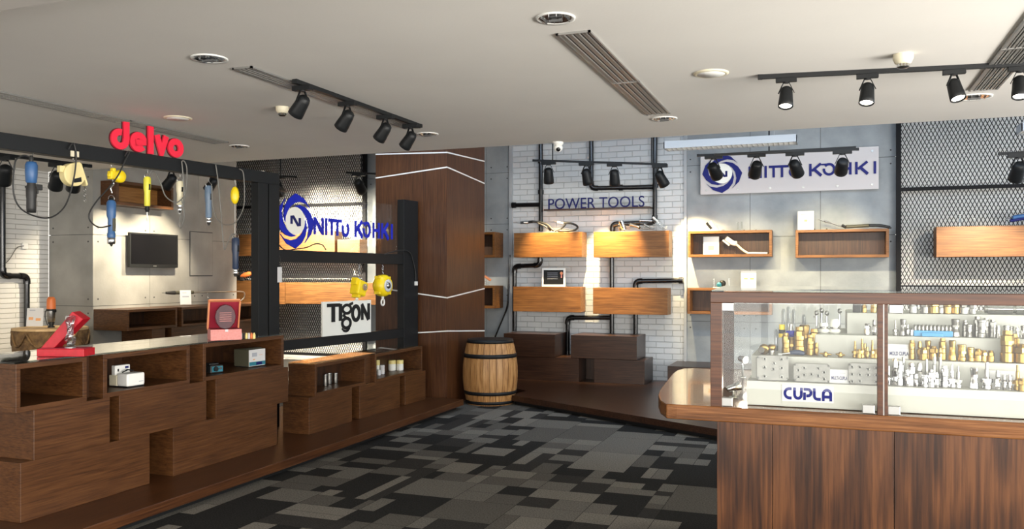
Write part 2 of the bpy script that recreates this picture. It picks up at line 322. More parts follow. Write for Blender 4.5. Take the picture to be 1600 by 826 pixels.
def panels(name, xs, zs, y, m, axis='Y', thick=.03, gap=.006, bolts=True, sgn=-1, back=None):
    # cement sheets with open joints in front of a dark backing; axis = normal axis
    mb = MB(); sx = sorted(xs); sz = sorted(zs)
    def bx(a0, a1, d0, d1, z0, z1, mi):
        if axis == 'Y': mb.box(a0, a1, y+d0*sgn*-1, y+d1*sgn*-1, z0, z1, mi)
        else: mb.box(y+d0*sgn*-1, y+d1*sgn*-1, a0, a1, z0, z1, mi)
    bx(sx[0]+.022, sx[-1]-.022, .012, .2, sz[0], sz[-1], 1)
    for i in range(len(sx)-1):
        for j in range(len(sz)-1):
            bx(sx[i]+gap/2, sx[i+1]-gap/2, 0, .02, sz[j]+gap/2, sz[j+1]-gap/2, 0)
            if bolts:
                for p in (sx[i]+.08, sx[i+1]-.08):
                    for q in (sz[j]+.09, sz[j+1]-.09):
                        c = Vector((p, y, q)) if axis == 'Y' else Vector((y, p, q)); d = Vector((0, sgn, 0)) if axis == 'Y' else Vector((sgn, 0, 0))
                        mb.cyl(c-d*.01, c+d*.0015, .011, 10, 1)
    return struct(name, mb, [m, 'dark_gap'])
xw = lambda u: PY(u, 400, BW).x
Xb0, Xb1, Xg1 = xw(800), xw(1070), xw(1402)
# back wall: grey strip, white brick bay, grey panels, white wall behind the mesh
panels('wall_back_strip', [xw(573), xw(760), Xb0], [0, 1.25, 2.45, 3.25, UZ], BW, 'concrete')
struct('wall_back_brick', MB().box(Xb0, Xb1, BW, BW+.2, 0, UZ), 'brick')
zA, zB = PY(1225, 369, BW).z, PY(1120, 257, BW).z
panels('wall_back_panels', [Xb1, xw(1172), xw(1282), Xg1], [0, zA-1.2, zA, zB, UZ], BW, 'concrete')
struct('wall_back_mesh_bay', MB().box(Xg1, 5.5, BW, BW+.2, 0, UZ), 'white_wall')
struct('wall_back_left', MB().box(-11, xw(573), BW, BW+.2, 0, UZ), 'white_wall')
struct('wall_left_brick', MB().box(BX-.2, BX, -4.5, GY0, 0, CZ), 'brickL')
struct('wall_alcove', MB().box(-11.2, -11, GY1, BW+.2, 0, UZ), 'white_wall')
struct('wall_right', MB().box(5.3, 5.5, 6.5, BW, 0, UZ), 'white_wall')
# television block: face towards the camera and long face
zt = PX(200, 369, GX).z; zl = PX(200, 476, GX).z
ys = [GY0, PX(234, 400, GX).y, PX(310, 400, GX).y, GY1]
panels('wall_television', ys, [0, zl, zt, UZ], GX, 'concreteL', axis='X', sgn=1)
panels('wall_block_end', [BX, GX], [0, zl, zt, CZ], GY0, 'concreteL', axis='Y', sgn=-1)
struct('wall_block_side', MB().box(-11, GX-.03, GY1-.03, GY1, 0, UZ), 'concreteL')
a = PX(297, 362, GX); b = PX(331, 430, GX)
struct('trim_2', MB().box(GX, GX+.012, a.y, b.y, b.z, a.z).box(GX, GX+.004, a.y-.012, b.y+.012, b.z-.012, a.z+.012, 1), ['concreteL', 'dark_gap'])
struct('trim_3', MB().box(Xb0-.04, Xb0+.015, BW-.03, BW, .12, UZ), 'fixgrey')
struct('trim_4', MB().box(Xb1-.01, Xb1+.03, BW-.03, BW, .12, UZ), 'fixgrey')

# column clad in veneer with slanting white inlays
KX = -4.49; KY = 9.67; KXl = PY(587, 400, KY).x; KY1 = PX(757, 400, KX).y
col = struct('wall_column', MB().box(KXl, KX, KY, KY1, 0, UZ), 'columnZ')
def inlay(pts):
    mb = MB()
    for (p, q) in zip(pts, pts[1:]):
        front = (p[0]+q[0])/2 < 699
        a, b = [(PY(*t, KY-.002) if front else PX(*t, KX+.002)) for t in (p, q)]
        mb.bar(a, b, .016, .008, (0, -1, 0) if front else (1, 0, 0))
    return mb
for i, pts in enumerate(([(587, 241), (698.5, 238), (757, 252)], [(587, 278), (698.5, 261), (757, 286.5)], [(587, 449), (698.5, 465), (757, 450.5)], [(587, 523), (698.5, 517), (757, 516.5)])):
    o = struct('trim_%d' % (5+i), inlay(pts), 'inlay')

# platforms
PZt = .12
p0 = PZ(360, 770, 0); PXE = -4.24; PYE = 9.58
o = MB().box(-6.0, PXE+.02, 1.2, PYE, .045, PZt).build('display_platform', 'deckY', off=(-5, 5, 0), bev=.006)
tagm(o, 'long low walnut platform carrying the left display counters', 'platform')
o2 = MB().box(-5.9, PXE-.05, 1.3, PYE-.08, 0, .045).build('plinth', 'black'); o2.parent = o; o2.location = (5, -5, 0)
A = PZ(799, 617, PZt); B = PZ(1120, 670, PZt); d = (B-A).normalized(); E = B+d*2.6; A2 = A-d*.25
poly = [(A.x, A.y), (B.x, B.y), (E.x, E.y), (E.x+.6, BW), (KX+.05, BW), (KX+.05, KY1+.12), (A.x+.03, A.y+.48)]
o = MB().prism(poly, .05, PZt).build('display_platform', 'deckX', off=(-2, 11, 0)); tagm(o, 'dark plank platform with slanting front under the power tools wall', 'platform')
nn = Vector((-d.y, d.x, 0))*.06
poly2 = [(p[0]+nn.x, p[1]+nn.y) if i < 3 else (p[0], p[1]-.01) for i, p in enumerate(poly)]
o2 = MB().prism(poly2, 0, .05).build('plinth', 'black', off=(-2, 11, 0)); o2.location = (0, 0, 0); o2.parent = o

# ---------------------------------------------------------------- wooden boxes
def open_box(label, x0, x1, y0, y1, z0, z1, face, mf, group, t=.032, cat='display box', inner='woodIn', nm='open_display_box'):
    loc = ((x0+x1)/2, (y0+y1)/2, z0); T = thing(nm, label, cat, loc, group)
    mb = MB(); mb.box(x0, x1, y0, y1, z0, z0+t); mb.box(x0, x1, y0, y1, z1-t, z1)
    if face == 'X':
        mb.box(x0, x1, y0, y0+t, z0+t, z1-t); mb.box(x0, x1, y1-t, y1, z0+t, z1-t); bk = MB().box(x0+.005, x0+.02, y0+t, y1-t, z0+t, z1-t)
    else:
        mb.box(x0, x0+t, y0, y1, z0+t, z1-t); mb.box(x1-t, x1, y0, y1, z0+t, z1-t); bk = MB().box(x0+t, x1-t, y1-.02, y1-.005, z0+t, z1-t)
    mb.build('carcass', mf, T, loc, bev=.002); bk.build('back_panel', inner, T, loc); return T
def block(label, x0, x1, y0, y1, z0, z1, mf, group, cat='display block', nm='wooden_display_block'):
    loc = ((x0+x1)/2, (y0+y1)/2, z0)
    o = MB().box(x0, x1, y0, y1, z0, z1).build(nm, mf, off=loc, bev=.003); tagm(o, label, cat, group); return o
# left counter
LX = -4.67; LB = -5.33; Z1, Z2, Z3 = .49, .806, 1.105
yL = lambda u, v=600, X=LX: PX(u, v, X).y
g = 'stacked blocks of the front left counter'
block('large walnut block at the bottom left of the front counter', LB, LX, yL(32), yL(234), PZt, Z1, 'woodY', g)
block('large walnut block at the bottom right end of the front counter', LB, LX, yL(271), yL(433), PZt, Z1, 'woodY', g)
MB_back = MB().box(LB+.01, LB+.03, yL(234)+.002, yL(271)-.002, PZt, Z1).build('back_board', 'woodIn'); tagm(MB_back, 'dark back board between the two bottom blocks of the front counter', 'board')
g = 'middle row blocks of the front left counter'
block('middle row walnut block under the empty open box of the front counter', LB+.02, LX+.01, yL(51), yL(170), Z1, Z2, 'woodY', g)
block('central middle row walnut block under the white machine of the front counter', LB+.02, LX+.01, yL(185), yL(321), Z1, Z2, 'woodY', g)
block('middle row walnut block at the far end of the front counter', LB+.02, LX+.01, yL(336), yL(449), Z1, Z2, 'woodY', g)
for q_, (u0, u1) in enumerate(((170, 185), (321, 336))):
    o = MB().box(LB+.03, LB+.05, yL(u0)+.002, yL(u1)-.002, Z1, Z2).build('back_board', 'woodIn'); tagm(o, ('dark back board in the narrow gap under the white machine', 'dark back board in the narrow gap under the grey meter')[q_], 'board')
g = 'open boxes along the top of the front left counter'
yb = [yL(23), yL(134), yL(160), yL(295), yL(316), yL(442)]
open_box('empty open walnut box at the near end of the front counter', LB, LX+.01, yb[0], yb[1], Z2, Z3, 'X', 'woodY', g)
open_box('open walnut box of the front counter holding a white machine', LB, LX+.01, yb[2], yb[3], Z2, Z3, 'X', 'woodY', g)
open_box('open walnut box of the front counter holding the grey meter', LB, LX+.01, yb[4], yb[5], Z2, Z3, 'X', 'woodY', g)
for q in (1, 3):
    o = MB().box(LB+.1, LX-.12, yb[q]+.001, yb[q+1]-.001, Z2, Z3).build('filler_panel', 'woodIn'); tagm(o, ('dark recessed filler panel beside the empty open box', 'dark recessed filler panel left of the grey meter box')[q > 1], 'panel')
GT = Z3+.012
o = MB().box(LB, LX+.0, yb[0]-.0, yb[5]-.01, Z3+.001, GT).build('glass_sheet', 'glasstop', off=(LX, 5, Z3)); tagm(o, 'long dark glass sheet covering the front counter', 'glass sheet')
# second counter
LB2 = -4.97
Q1, Q2 = .475, .785
g = 'base blocks of the far left counter'
block('dark ended walnut block at the near end of the far counter base', LB2, LX, yL(483), yL(550), PZt, Q1, 'woodY', g)
block('middle walnut block of the far counter base', LB2, LX, yL(562), yL(625), PZt, Q1, 'woodY', g)
block('small walnut block at the far end of the counter base by the column', LB2, LX, yL(633), yL(665), PZt, Q1, 'woodY', g)
for q_, (u0, u1) in enumerate(((550, 562), (625, 633))):
    o = MB().box(LB2+.02, LB2+.04, yL(u0)+.002, yL(u1)-.002, PZt, Q1).build('back_board', 'woodIn'); tagm(o, ('dark back board in the wider gap of the far counter base', 'dark back board in the narrow gap near the column')[q_], 'board')
g = 'open boxes on the far left counter'
yq = [yL(491), yL(571), yL(585), yL(659)]
open_box('open walnut box of the far counter holding metal cups', LB2, LX+.01, yq[0], yq[1], Q1, Q2, 'X', 'woodY', g)
open_box('open walnut box of the far counter holding yellow lidded jars', LB2, LX+.01, yq[2], yq[3], Q1, Q2, 'X', 'woodY', g)
o = MB().box(LB2+.1, LX-.05, yq[1]+.001, yq[2]-.001, Q1, Q2).build('filler_panel', 'woodY'); tagm(o, 'narrow walnut filler panel between the two open boxes of the far counter', 'panel')
o = MB().box(LB2, LX, yq[0], yq[3], Q2+.001, Q2+.012).build('glass_sheet', 'glasstop', off=(LX, 8, Q2)); tagm(o, 'dark glass sheet covering the far counter below the steel frame', 'glass sheet')
# cabinet along the television wall
CX = PY(198, 500, GY0).x; tz = PX(145, 483, GX).z
zc0, zc1 = PY(198, 517, GY0).z, tz
yc = lambda u: PX(u, 500, CX).y
g = 'wall cabinets under the television'
open_box('dark open cabinet at the near end under the television', GX, CX, GY0+.01, yc(277), zc0, zc1, 'X', 'woodY', g, cat='cabinet', nm='wall_cabinet')
open_box('dark open cabinet under the television behind the pink gift box', GX, CX, yc(284), GY1+.3, zc0, zc1, 'X', 'woodY', g, cat='cabinet', nm='wall_cabinet')
g = 'lower blocks under the television cabinets'
block('dark lower block at the near end of the television cabinets', GX+.02, CX-.02, GY0+.45, yc(260)+.0, .1, zc0-.002, 'woodY', g)
block('dark lower block under the second television cabinet', GX+.02, CX-.02, yc(270), yc(330), .1, zc0-.002, 'woodY', g)
block('dark lower block at the far end of the television cabinets', GX+.02, CX-.02, yc(333), GY1+.2, .1, zc0-.002, 'woodY', g)
o = MB().box(GX, CX-.03, GY0+.3, GY1+.3, 0, .1).build('cabinet_plinth', 'blockX'); tagm(o, 'dark plinth under the television cabinets', 'plinth')

bA = PX(157, 300, GX); bXf = PY(182, 300, bA.y).x
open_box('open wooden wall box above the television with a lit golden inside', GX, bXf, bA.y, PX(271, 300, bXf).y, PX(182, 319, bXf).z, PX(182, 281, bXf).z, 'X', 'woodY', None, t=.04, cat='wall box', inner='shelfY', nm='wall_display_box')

# ---------------------------------------------------------------- back wall shelves and blocks
SY = BW-.28
def wx(u, Y=SY): return PY(u, 400, Y).x
def wz(u, v, Y=SY): return PY(u, v, Y).z
g = 'closed golden wall shelves on the white brick'
YS = BW-.37
def shelf(label, u0, u1, v0, v1): 
    uc = (u0+u1)/2; return block(label, wx(u0, YS), wx(u1, YS), YS, BW-.097, wz(uc, v1, YS), wz(uc, v0, YS), 'shelfX', g, 'wall shelf', 'wall_shelf_box')
s1 = shelf('golden closed wall shelf with hose handles on the upper left of the brick', 803, 909, 363, 401.5)
s2 = shelf('golden closed wall shelf with clear tools on the upper right of the brick', 927.5, 1045, 361, 401.5)
s3 = shelf('golden closed wall shelf with the framed certificate', 802, 907, 448, 487)
s4 = shelf('golden closed empty wall shelf at the lower right of the brick', 926.5, 1043, 449.5, 491)
g = 'open golden wall boxes'
def obox(label, u0, u1, v0, v1, Y0=SY): 
    uc = (u0+u1)/2; return open_box(label, wx(u0, Y0), wx(u1, Y0), Y0, BW-.001, wz(uc, v1, Y0), wz(uc, v0, Y0), 'Y', 'shelfX', g, t=.035, cat='wall box', nm='wall_display_box')
obox('open golden wall box with a white gun tool and card', 1075, 1206, 360, 401)
obox('empty open golden wall box under the black air tool', 1243, 1389, 358, 402)
obox('open wall box half hidden behind the corner of the glass showcase', 1074, 1206, 450, 491)
obox('upper open golden box beside the column', 690, 773, 363, 402, BW-.36)
obox('lower open golden box beside the column', 690, 773, 446, 481, BW-.36)
o = block('golden closed shelf box mounted on the right mesh panel', wx(1463, 11.8), wx(1720, 11.8), 11.8, 12.12, wz(1530, 401, 11.8), wz(1530, 353, 11.8), 'shelfX', None, 'wall shelf', 'wall_shelf_box')
# left mesh bay boxes
g = 'golden boxes on the left mesh panel'
for lab, u0, u1, v0, v1 in (('golden box on the left mesh beside the dark screwdriver', 345, 404, 366, 400), ('golden box on the left mesh holding orange tools', 340, 404, 438, 475), ('lowest golden box on the left mesh behind the pink gift box', 340, 405, 496, 530),
        ('long golden box on the left mesh behind the glass lettering', 425, 523, 362, 401), ('second golden box behind the right half of the glass lettering', 527, 562, 374, 402), ('long shaded box on the left mesh behind the yellow hoists', 446, 590, 441, 475), ('short golden box left of the long shaded box', 425, 444.5, 441, 475)):
    uc = (u0+u1)/2; block(lab, wx(u0, 11.88), wx(u1, 11.88), 11.88, 12.12, wz(uc, v1, 11.88), wz(uc, v0, 11.88), 'boxX', g, 'wall shelf', 'wall_shelf_box')
# stepped dark blocks
NY = PZ(805, 592, PZt).y
ztop = wz(867, 522.5, NY); zmid = wz(867, 558, NY); zr = wz(1000, 563, NY)
g = 'dark stepped display blocks under the brick wall'
block('upper dark block at the left of the stepped group behind the barrel', wx(787, NY), wx(867, NY), NY, BW-.001, zmid, ztop, 'blockX', g)
block('upper dark block at the right of the stepped group', wx(892, NY), wx(995, NY), NY, BW-.001, zmid, ztop, 'blockX', g)
block('lower dark block at the left of the stepped group', wx(786, NY), wx(904, NY), NY+.01, BW-.001, PZt, zmid-.002, 'blockX', g)
block('lower dark block at the right of the stepped group', wx(928, NY), wx(1007, NY), NY+.01, BW-.001, PZt, zmid-.002, 'blockX', g)
o = MB().box(wx(904, NY)+.002, wx(928, NY)-.002, NY+.4, NY+.42, PZt, zmid-.002).build('back_board', 'woodIn'); tagm(o, 'dark board closing the square hole in the stepped blocks', 'board')
block('low dark block standing alone beside the glass showcase', wx(1043, NY-.15), wx(1190, NY-.15), NY-.15, BW-.001, PZt, wz(1080, 573, NY-.15), 'blockX', g)

# ---------------------------------------------------------------- barrel
bc = Vector((-4.10, 10.16, 0)); T = thing('wine_barrel', 'oak barrel with black iron hoops standing by the veneered column', 'barrel', bc)
bh = .83; rb = lambda h: .290+.068*(1-((h-bh*.48)/(bh*.52))**2)
mb = MB(); ns = 26
for k in range(ns):                                    # staves
    a0, a1 = 2*PI*(k+.03)/ns, 2*PI*(k+.97)/ns; rows = 12; vs = []
    for i in range(rows+1):
        h = bh*i/rows; r = rb(h)
        for a in (a0, a1): vs.append((r*math.cos(a), r*math.sin(a), h))
        for a in (a1, a0): vs.append(((r-.025)*math.cos(a), (r-.025)*math.sin(a), h))
    fs = [(4*i+q, 4*i+(q+1) % 4, 4*i+4+(q+1) % 4, 4*i+4+q) for i in range(rows) for q in range(4)]
    mb.add(vs, fs+[(3, 2, 1, 0), (4*rows, 4*rows+1, 4*rows+2, 4*rows+3)])
mb.build('staves', 'oakZ', T)
MB().lathe([(.001, 0), (rb(bh)-.024, 0), (rb(bh)-.024, .02), (.001, .02)], (0, 0, bh-.05), n=32).build('barrel_head', 'oakZ', T)
for h, w in ((.012, .04), (.13, .045), (.60, .05), (.785, .045)):
    MB().lathe([(rb(h)+.001, 0), (rb(h)+.005, .0), (rb(h+w)+.005, w), (rb(h+w)+.001, w)], (0, 0, h), n=40).build('hoop', 'black', T)

# ---------------------------------------------------------------- expanded metal mesh bays
def mesh_bay(label, x0, x1, z0, z1, mull, y=12.2, cw=.048, ch=.098, thick=.0085):
    T = thing('mesh_panel', label, 'mesh panel', ((x0+x1)/2, y, z0)); L = T.location
    mb = MB(); nx = int((x1-x0)/(cw/2)); nz = int((z1-z0)/(ch/2))
    for i in range(nx):
        for j in range(nz):
            a = (x0+i*cw/2, z0+j*ch/2); up = (i+j) % 2 == 0
            p = Vector((a[0], y, a[1] if up else a[1]+ch/2)); q = Vector((a[0]+cw/2, y, a[1]+ch/2 if up else a[1]))
            mb.bar(p, q, thick, .008, (0, 1, 0))
    mb.build('expanded_mesh', 'meshblack', T, L)
    f = MB(); f.box(x0-.03, x0+.03, y-.03, y+.03, z0, z1); f.box(x1-.03, x1+.03, y-.03, y+.03, z0, z1)
    for z in [z0+.02, z1-.02]+mull: f.box(x0, x1, y-.025, y+.025, z-.022, z+.022)
    f.build('mesh_frame', 'meshblack', T, L); return T
ym = 12.2
mesh_bay('large diamond steel mesh panel on the right of the back wall', PY(1404, 400, ym).x, 3.3, .3, UZ-.05, [PY(1406, 296, ym).z, PY(1406, 448, ym).z])
mesh_bay('large diamond steel mesh panel behind the glass lettering at the left', -10.6, PY(570, 400, ym).x, .3, UZ-.05, [PY(500, 320, ym).z, PY(500, 432, ym).z], cw=.042, ch=.088, thick=.0062)

# ---------------------------------------------------------------- black pipes
def pipe(label, pts, r=.034, collars=()):
    P = [Vector(p) for p in pts]; T = thing('black_pipe', label, 'pipe', P[0]); mb = MB(); path = [P[0]]; els = []
    for i in range(1, len(P)-1):
        a = (P[i-1]-P[i]).normalized(); b = (P[i+1]-P[i]).normalized(); k = .07
        arcp = [P[i]+a*k*(1-t)**2+b*k*t*t for t in (0, .2, .4, .6, .8, 1)]; path += arcp
        els.append(MB().tube([P[i]+a*(k+.03)]+arcp+[P[i]+b*(k+.03)], r*1.25, 12))
    path.append(P[-1]); mb.tube(path, r, 12); mb.build('pipe_run', 'blackgloss', T, P[0])
    for el in els: el.build('elbow', 'blackgloss', T, P[0])
    for c, d in collars: MB().cyl(Vector(c)-Vector(d)*.03, Vector(c)+Vector(d)*.03, r*1.35).build('collar', 'blackgloss', T, P[0])
    return T
py = BW-.06
W_ = lambda u, v: PY(u, v, py)
def up(u, v): p = W_(u, v); return Vector((p.x, py, UZ))
pipe('tall black pipe at the left of the power tools lettering', [up(845, 200), W_(845, 361)], collars=[(W_(845, 300), (0, 0, 1)), (W_(845, 252), (0, 0, 1))])
pipe('short horizontal black pipe stub left of the power tools lettering', [W_(843, 319.5), W_(801, 320.5)], collars=[(W_(803, 320.5), (1, 0, 0))])
pipe('black pipe bent over the power tools lettering to the right', [up(924, 200), W_(924, 294), W_(1020, 292)], collars=[(W_(970, 293), (1, 0, 0))])
pipe('long black pipe at the right of the power tools lettering ending by the clear tools', [up(1024, 200), W_(1023, 347), W_(957, 350), W_(957, 362)], collars=[(W_(1024, 290), (0, 0, 1))])
pipe('black pipe stepping left above the certificate shelf down to the blocks', [W_(844, 402), W_(844, 414), W_(804, 416), Vector((W_(804, 416).x, py, ztop))])
pipe('black pipe dropping behind the right shelves to the blocks', [W_(956, 402), Vector((W_(956, 402).x, py, ztop))])
pipe('black bent pipe ending with a cap right of the lower shelf', [Vector((W_(993, 439).x, py, ztop)), W_(993, 439), W_(1066, 438)], collars=[(W_(1064, 438), (1, 0, 0))])
pipe('black pipe arch rising between the stepped blocks', [Vector((W_(887, 496).x, py, PZt)), W_(887, 496), W_(954, 496)])
bp = lambda u, v: PX(u, v, BX+.06)
pipe('black drain pipe stepping down the slim brick wall at the left edge', [(BX+.06, bp(4, 300).y, 2.75), (BX+.06, bp(4, 300).y, bp(6, 431).z), bp(42, 431), (BX+.06, bp(42, 431).y, .1)])
pipe('thin white slanting conduit behind the barrel', [PY(797, 398, BW-.03), PY(795, 445, BW-.03), PY(793, 480, BW-.03), PY(772, 530, BW-.03)], r=.012)

# ---------------------------------------------------------------- linear ceiling vents
def vent(label, quad_u, splits, z=CZ):
    # quad_u: near-left, near-right, far-left, far-right pixels on the ceiling plane; runs along Y
    p = [PZ(u, v, z) for u, v in quad_u]; x0 = (p[0].x+p[2].x)/2; x1 = (p[1].x+p[3].x)/2; y0 = (p[0].y+p[1].y)/2; y1 = (p[2].y+p[3].y)/2
    T = thing('ceiling_air_vent', label, 'air vent', ((x0+x1)/2, (y0+y1)/2, z), 'slotted air vents in the white ceiling'); L = T.location; w = x1-x0
    MB().box(x0+.01, x1-.01, y0+.01, y1-.01, z-.003, z-.001).build('slot_backing', 'ventdark', T, L)
    f = MB(); f.box(x0, x0+.014, y0, y1, z-.012, z); f.box(x1-.014, x1, y0, y1, z-.012, z); f.box(x0, x1, y0, y0+.012, z-.012, z); f.box(x0, x1, y1-.012, y1, z-.012, z)
    for s_ in splits: yy = PZ(*s_, z).y; f.box(x0, x1, yy-.012, yy+.012, z-.013, z)
    f.build('vent_frame', 'alu', T, L)
    s = MB(); n = 4
    for k in range(n):
        c = x0+.014+(w-.028)*(k+.5)/n; ww = (w-.028)/n
        s.box(c-ww*.46, c-ww*.05, y0+.012, y1-.012, z-.009, z-.003); s.box(c+ww*.02, c+ww*.22, y0+.012, y1-.012, z-.012, z-.003)
    s.build('slats', 'vent', T, L)
vent('slotted air vent over the middle of the room right of the biggest downlight', [(865, 52), (922, 47), (1012, 178), (1048, 176)], [(970, 128)])
vent('slotted air vent beside the unlit track of four spotlights', [(352, 107), (390, 103), (640, 199), (661, 199)], [(535, 163)])
vent('long slotted air vent above the red lettering at the left', [(-60, 144), (-38, 135), (350, 222), (361, 221)], [(197, 188)])
vent('slotted air vent in the top right corner crossing the lit track', [(1660, -25), (1725, -25), (1500, 140), (1545, 140)], [(1566, 75)])

# ---------------------------------------------------------------- downlights, discs, detectors, camera
def downlight(label, u, v, d_px, lit=False):
    c = PZ(u, v, CZ); R = d_px/2*depth(c)/F; T = thing('downlight', label, 'downlight', c, 'recessed round downlights')
    MB().lathe([(R*.80, .0), (R*.86, -.006), (R, -.008), (R, 0)], n=36).build('trim_ring', 'white', T)
    MB().lathe([(R*.82, -.003), (R*.80, -.0035), (R*.45, -.0022), (R*.1, -.0015), (.001, -.0015)], n=32, smooth=False).build('reflector', 'chrome', T)
    MB().cyl((-R*.35, 0, -.012), (R*.35, 0, -.012), .011, 10).build('bulb', 'lamp_off', T)
    m = MB()
    for k in range(4): x = -R*.6+k*R*.4; m.box(x-.002, x+.002, -R*.5, R*.5, -.014, -.003)
    m.build('louvre', 'chrome', T)
downlight('largest recessed downlight near the top centre of the ceiling', 868, 28, 62)
downlight('recessed downlight left of the unlit spotlight track', 327, 91, 56)
downlight('recessed downlight beside the end of the middle air vent', 1038, 185, 40)
downlight('recessed downlight past the far end of the unlit spotlight track', 668, 209, 34)
downlight('recessed downlight above the right end of the red lettering', 374, 228, 30)
downlight('recessed downlight in the right corner behind the lit track', 1522, 151, 52)
for lab, u, v, w in (('round flat white disc on the ceiling left of the lit track', 1111, 114, 54), ('round flat white disc on the ceiling above the red lettering', 278, 184, 42)):
    c = PZ(u, v, CZ); R = w/2*depth(c)/F; T = thing('ceiling_speaker', lab, 'ceiling speaker', c)
    MB().lathe([(R, 0), (R, -.006), (R*.88, -.012), (R*.80, -.010)], n=36).build('rim', 'cream', T); MB().lathe([(R*.80, -.004), (R*.78, -.012), (.001, -.013)], n=36).build('grille', 'white', T)
for lab, u, v, w in (('cream smoke detector beside the lit spotlight track', 1411, 92, 30), ('cream smoke detector between the vents at the left', 441, 174, 20)):
    c = PZ(u, v-7, CZ); R = w/2*depth(c)/F; T = thing('smoke_detector', lab, 'smoke detector', c)
    MB().lathe([(R, 0), (R, -R*.45), (R*.8, -R*.9), (R*.62, -R*1.0)], n=28).build('housing', 'cream', T)
    m = MB()
    for k in range(10): a = 2*PI*k/10; m.box(R*.55*math.cos(a)-.003, R*.55*math.cos(a)+.003, R*.55*math.sin(a)-.003, R*.55*math.sin(a)+.003, -R*1.3, -R*.95)
    m.lathe([(R*.62, -R*1.3), (R*.4, -R*1.45), (.001, -R*1.5)], n=20).build('sensor_chamber', 'steel', T)
c = PZ(872, 222, CZ); T = thing('security_camera', 'white dome security camera at the edge of the ceiling', 'security camera', c)
MB().lathe([(.055, 0), (.055, -.015), (.04, -.03)], n=24).build('mount', 'white', T)
MB().lathe([(.001, -.10), (.03, -.092), (.045, -.07), (.048, -.055), (.04, -.03), (.02, -.02)], n=24).build('dome', 'white', T)
fwd = (-FW).normalized(); MB().lathe([(.022, .03), (.022, .044), (.001, .046)], (0, 0, -.06), (fwd.x, fwd.y, -.5), n=16).build('lens', 'blackgloss', T)

# ---------------------------------------------------------------- track spotlights
def spotlight(label, pos, aim, size=1.0, lit=None, group=None, lens=None):
    # pos: point on the underside of the track; aim: direction of the head
    T = thing('track_spotlight', label, 'spotlight', pos, group); k = size; aim = Vector(aim).normalized(); piv = Vector((0, 0, -.085*k))
    MB().box(-.055*k, .055*k, -.016*k, .016*k, -.024*k, 0).build('track_adapter', 'black', T, bev=.002)
    side = aim.cross(Vector((0, 0, 1))); side = side.normalized() if side.length > .1 else Vector((1, 0, 0))
    b = MB()
    for s_ in (-1, 1): b.bar(side*s_*.012*k+Vector((0, 0, -.02*k)), piv+side*s_*.042*k, .012*k, .004*k, side)
    b.cyl((0, 0, -.03*k), (0, 0, -.018*k), .016*k, 12); b.build('bracket', 'black', T)
    b0 = piv-aim*.035*k
    hd = MB().lathe([(.001, 0), (.020*k, 0), (.029*k, .008*k), (.034*k, .03*k), (.037*k, .07*k), (.039*k, .09*k), (.040*k, .115*k), (.036*k, .118*k), (.032*k, .108*k)], b0, aim, 22).build('lamp_head', 'black', T)
    m_ = lens or ('lamp_on' if lit else 'lamp_off')
    MB().lathe([(.034*k, .100*k), (.034*k, .108*k), (.02*k, .112*k), (.001, .113*k)], b0, aim, 20).build('lens', m_, hd)
    if lit:
        p = Vector(pos)+b0+aim*.135*k; spot('spot_beam', p, p+aim, lit['e'], lit.get('a', 55), lit.get('b', .7), lit.get('c', (1, .80, .53)))
    return T
def track(label, a, b, w=.034, hgt=.028, rods=()):
    a = Vector(a); b = Vector(b); T = thing('light_track', label, 'light track', (a+b)/2); L = T.location
    MB().bar(a-Vector((0, 0, hgt/2)), b-Vector((0, 0, hgt/2)), w, hgt).build('rail', 'black', T, L)
    d = (b-a).normalized()
    for p in (a, b): MB().bar(p-d*.015-Vector((0, 0, hgt/2)), p+d*.015-Vector((0, 0, hgt/2)), w*1.1, hgt*1.1).build('end_cap', 'black', T, L)
    for t in rods:
        p = a.lerp(b, t); r = MB().cyl((p.x, p.y, p.z), (p.x, p.y, UZ), .009, 8); r.lathe([(.04, 0), (.03, .02)], (p.x, p.y, UZ-.02)); r.build('drop_rod', 'black', T, L)
    return T
# unlit track by the vent, on the ceiling
ta, tb = PZ(462, 124, CZ), PZ(656, 194, CZ)
track('black ceiling track with four unlit spotlights beside the left vent', ta, tb)
tdir = (tb-ta).normalized()
aimL = (-.55, .12, -.62)
for lab, u, v in (('unlit black spotlight, nearest on the unlit ceiling track', 474, 140), ('unlit black spotlight, second nearest on the unlit ceiling track', 542, 165), ('unlit black spotlight, third nearest on the unlit ceiling track', 599, 186), ('unlit black spotlight, farthest on the unlit ceiling track', 639, 200)):
    p = PZ(u, v-6, CZ-.028); t = (p-ta).dot(tdir); q = ta+tdir*t; q.z = CZ-.028
    spotlight(lab, q, aimL, 1.35, None, 'spotlights on the unlit ceiling track')
# lit track at the right
ta, tb = PZ(1188, 117, CZ), PZ(1760, 89, CZ)
track('black ceiling track with bright spotlights above the glass showcase', ta, tb); tdir = (tb-ta).normalized()
for lab, u, v, am in (('lit spotlight at the left end of the bright ceiling track', 1231, 120, (-.03, -.32, -1)), ('second lit spotlight from the left on the bright ceiling track', 1360, 114, (-.08, -.32, -1)),
                      ('third lit spotlight on the bright ceiling track beside the smoke detector', 1502, 104, (.22, -.36, -1)), ('lit spotlight cut off by the right edge of the picture', 1606, 100, (-.05, -.32, -1))):
    p = PZ(u, v-4, CZ-.028); t = (p-ta).dot(tdir); q = ta+tdir*t; q.z = CZ-.028
    spotlight(lab, q, am, 1.22, dict(e=18, a=80, b=.9, c=(1, .90, .74)), 'lit spotlights on the bright ceiling track')
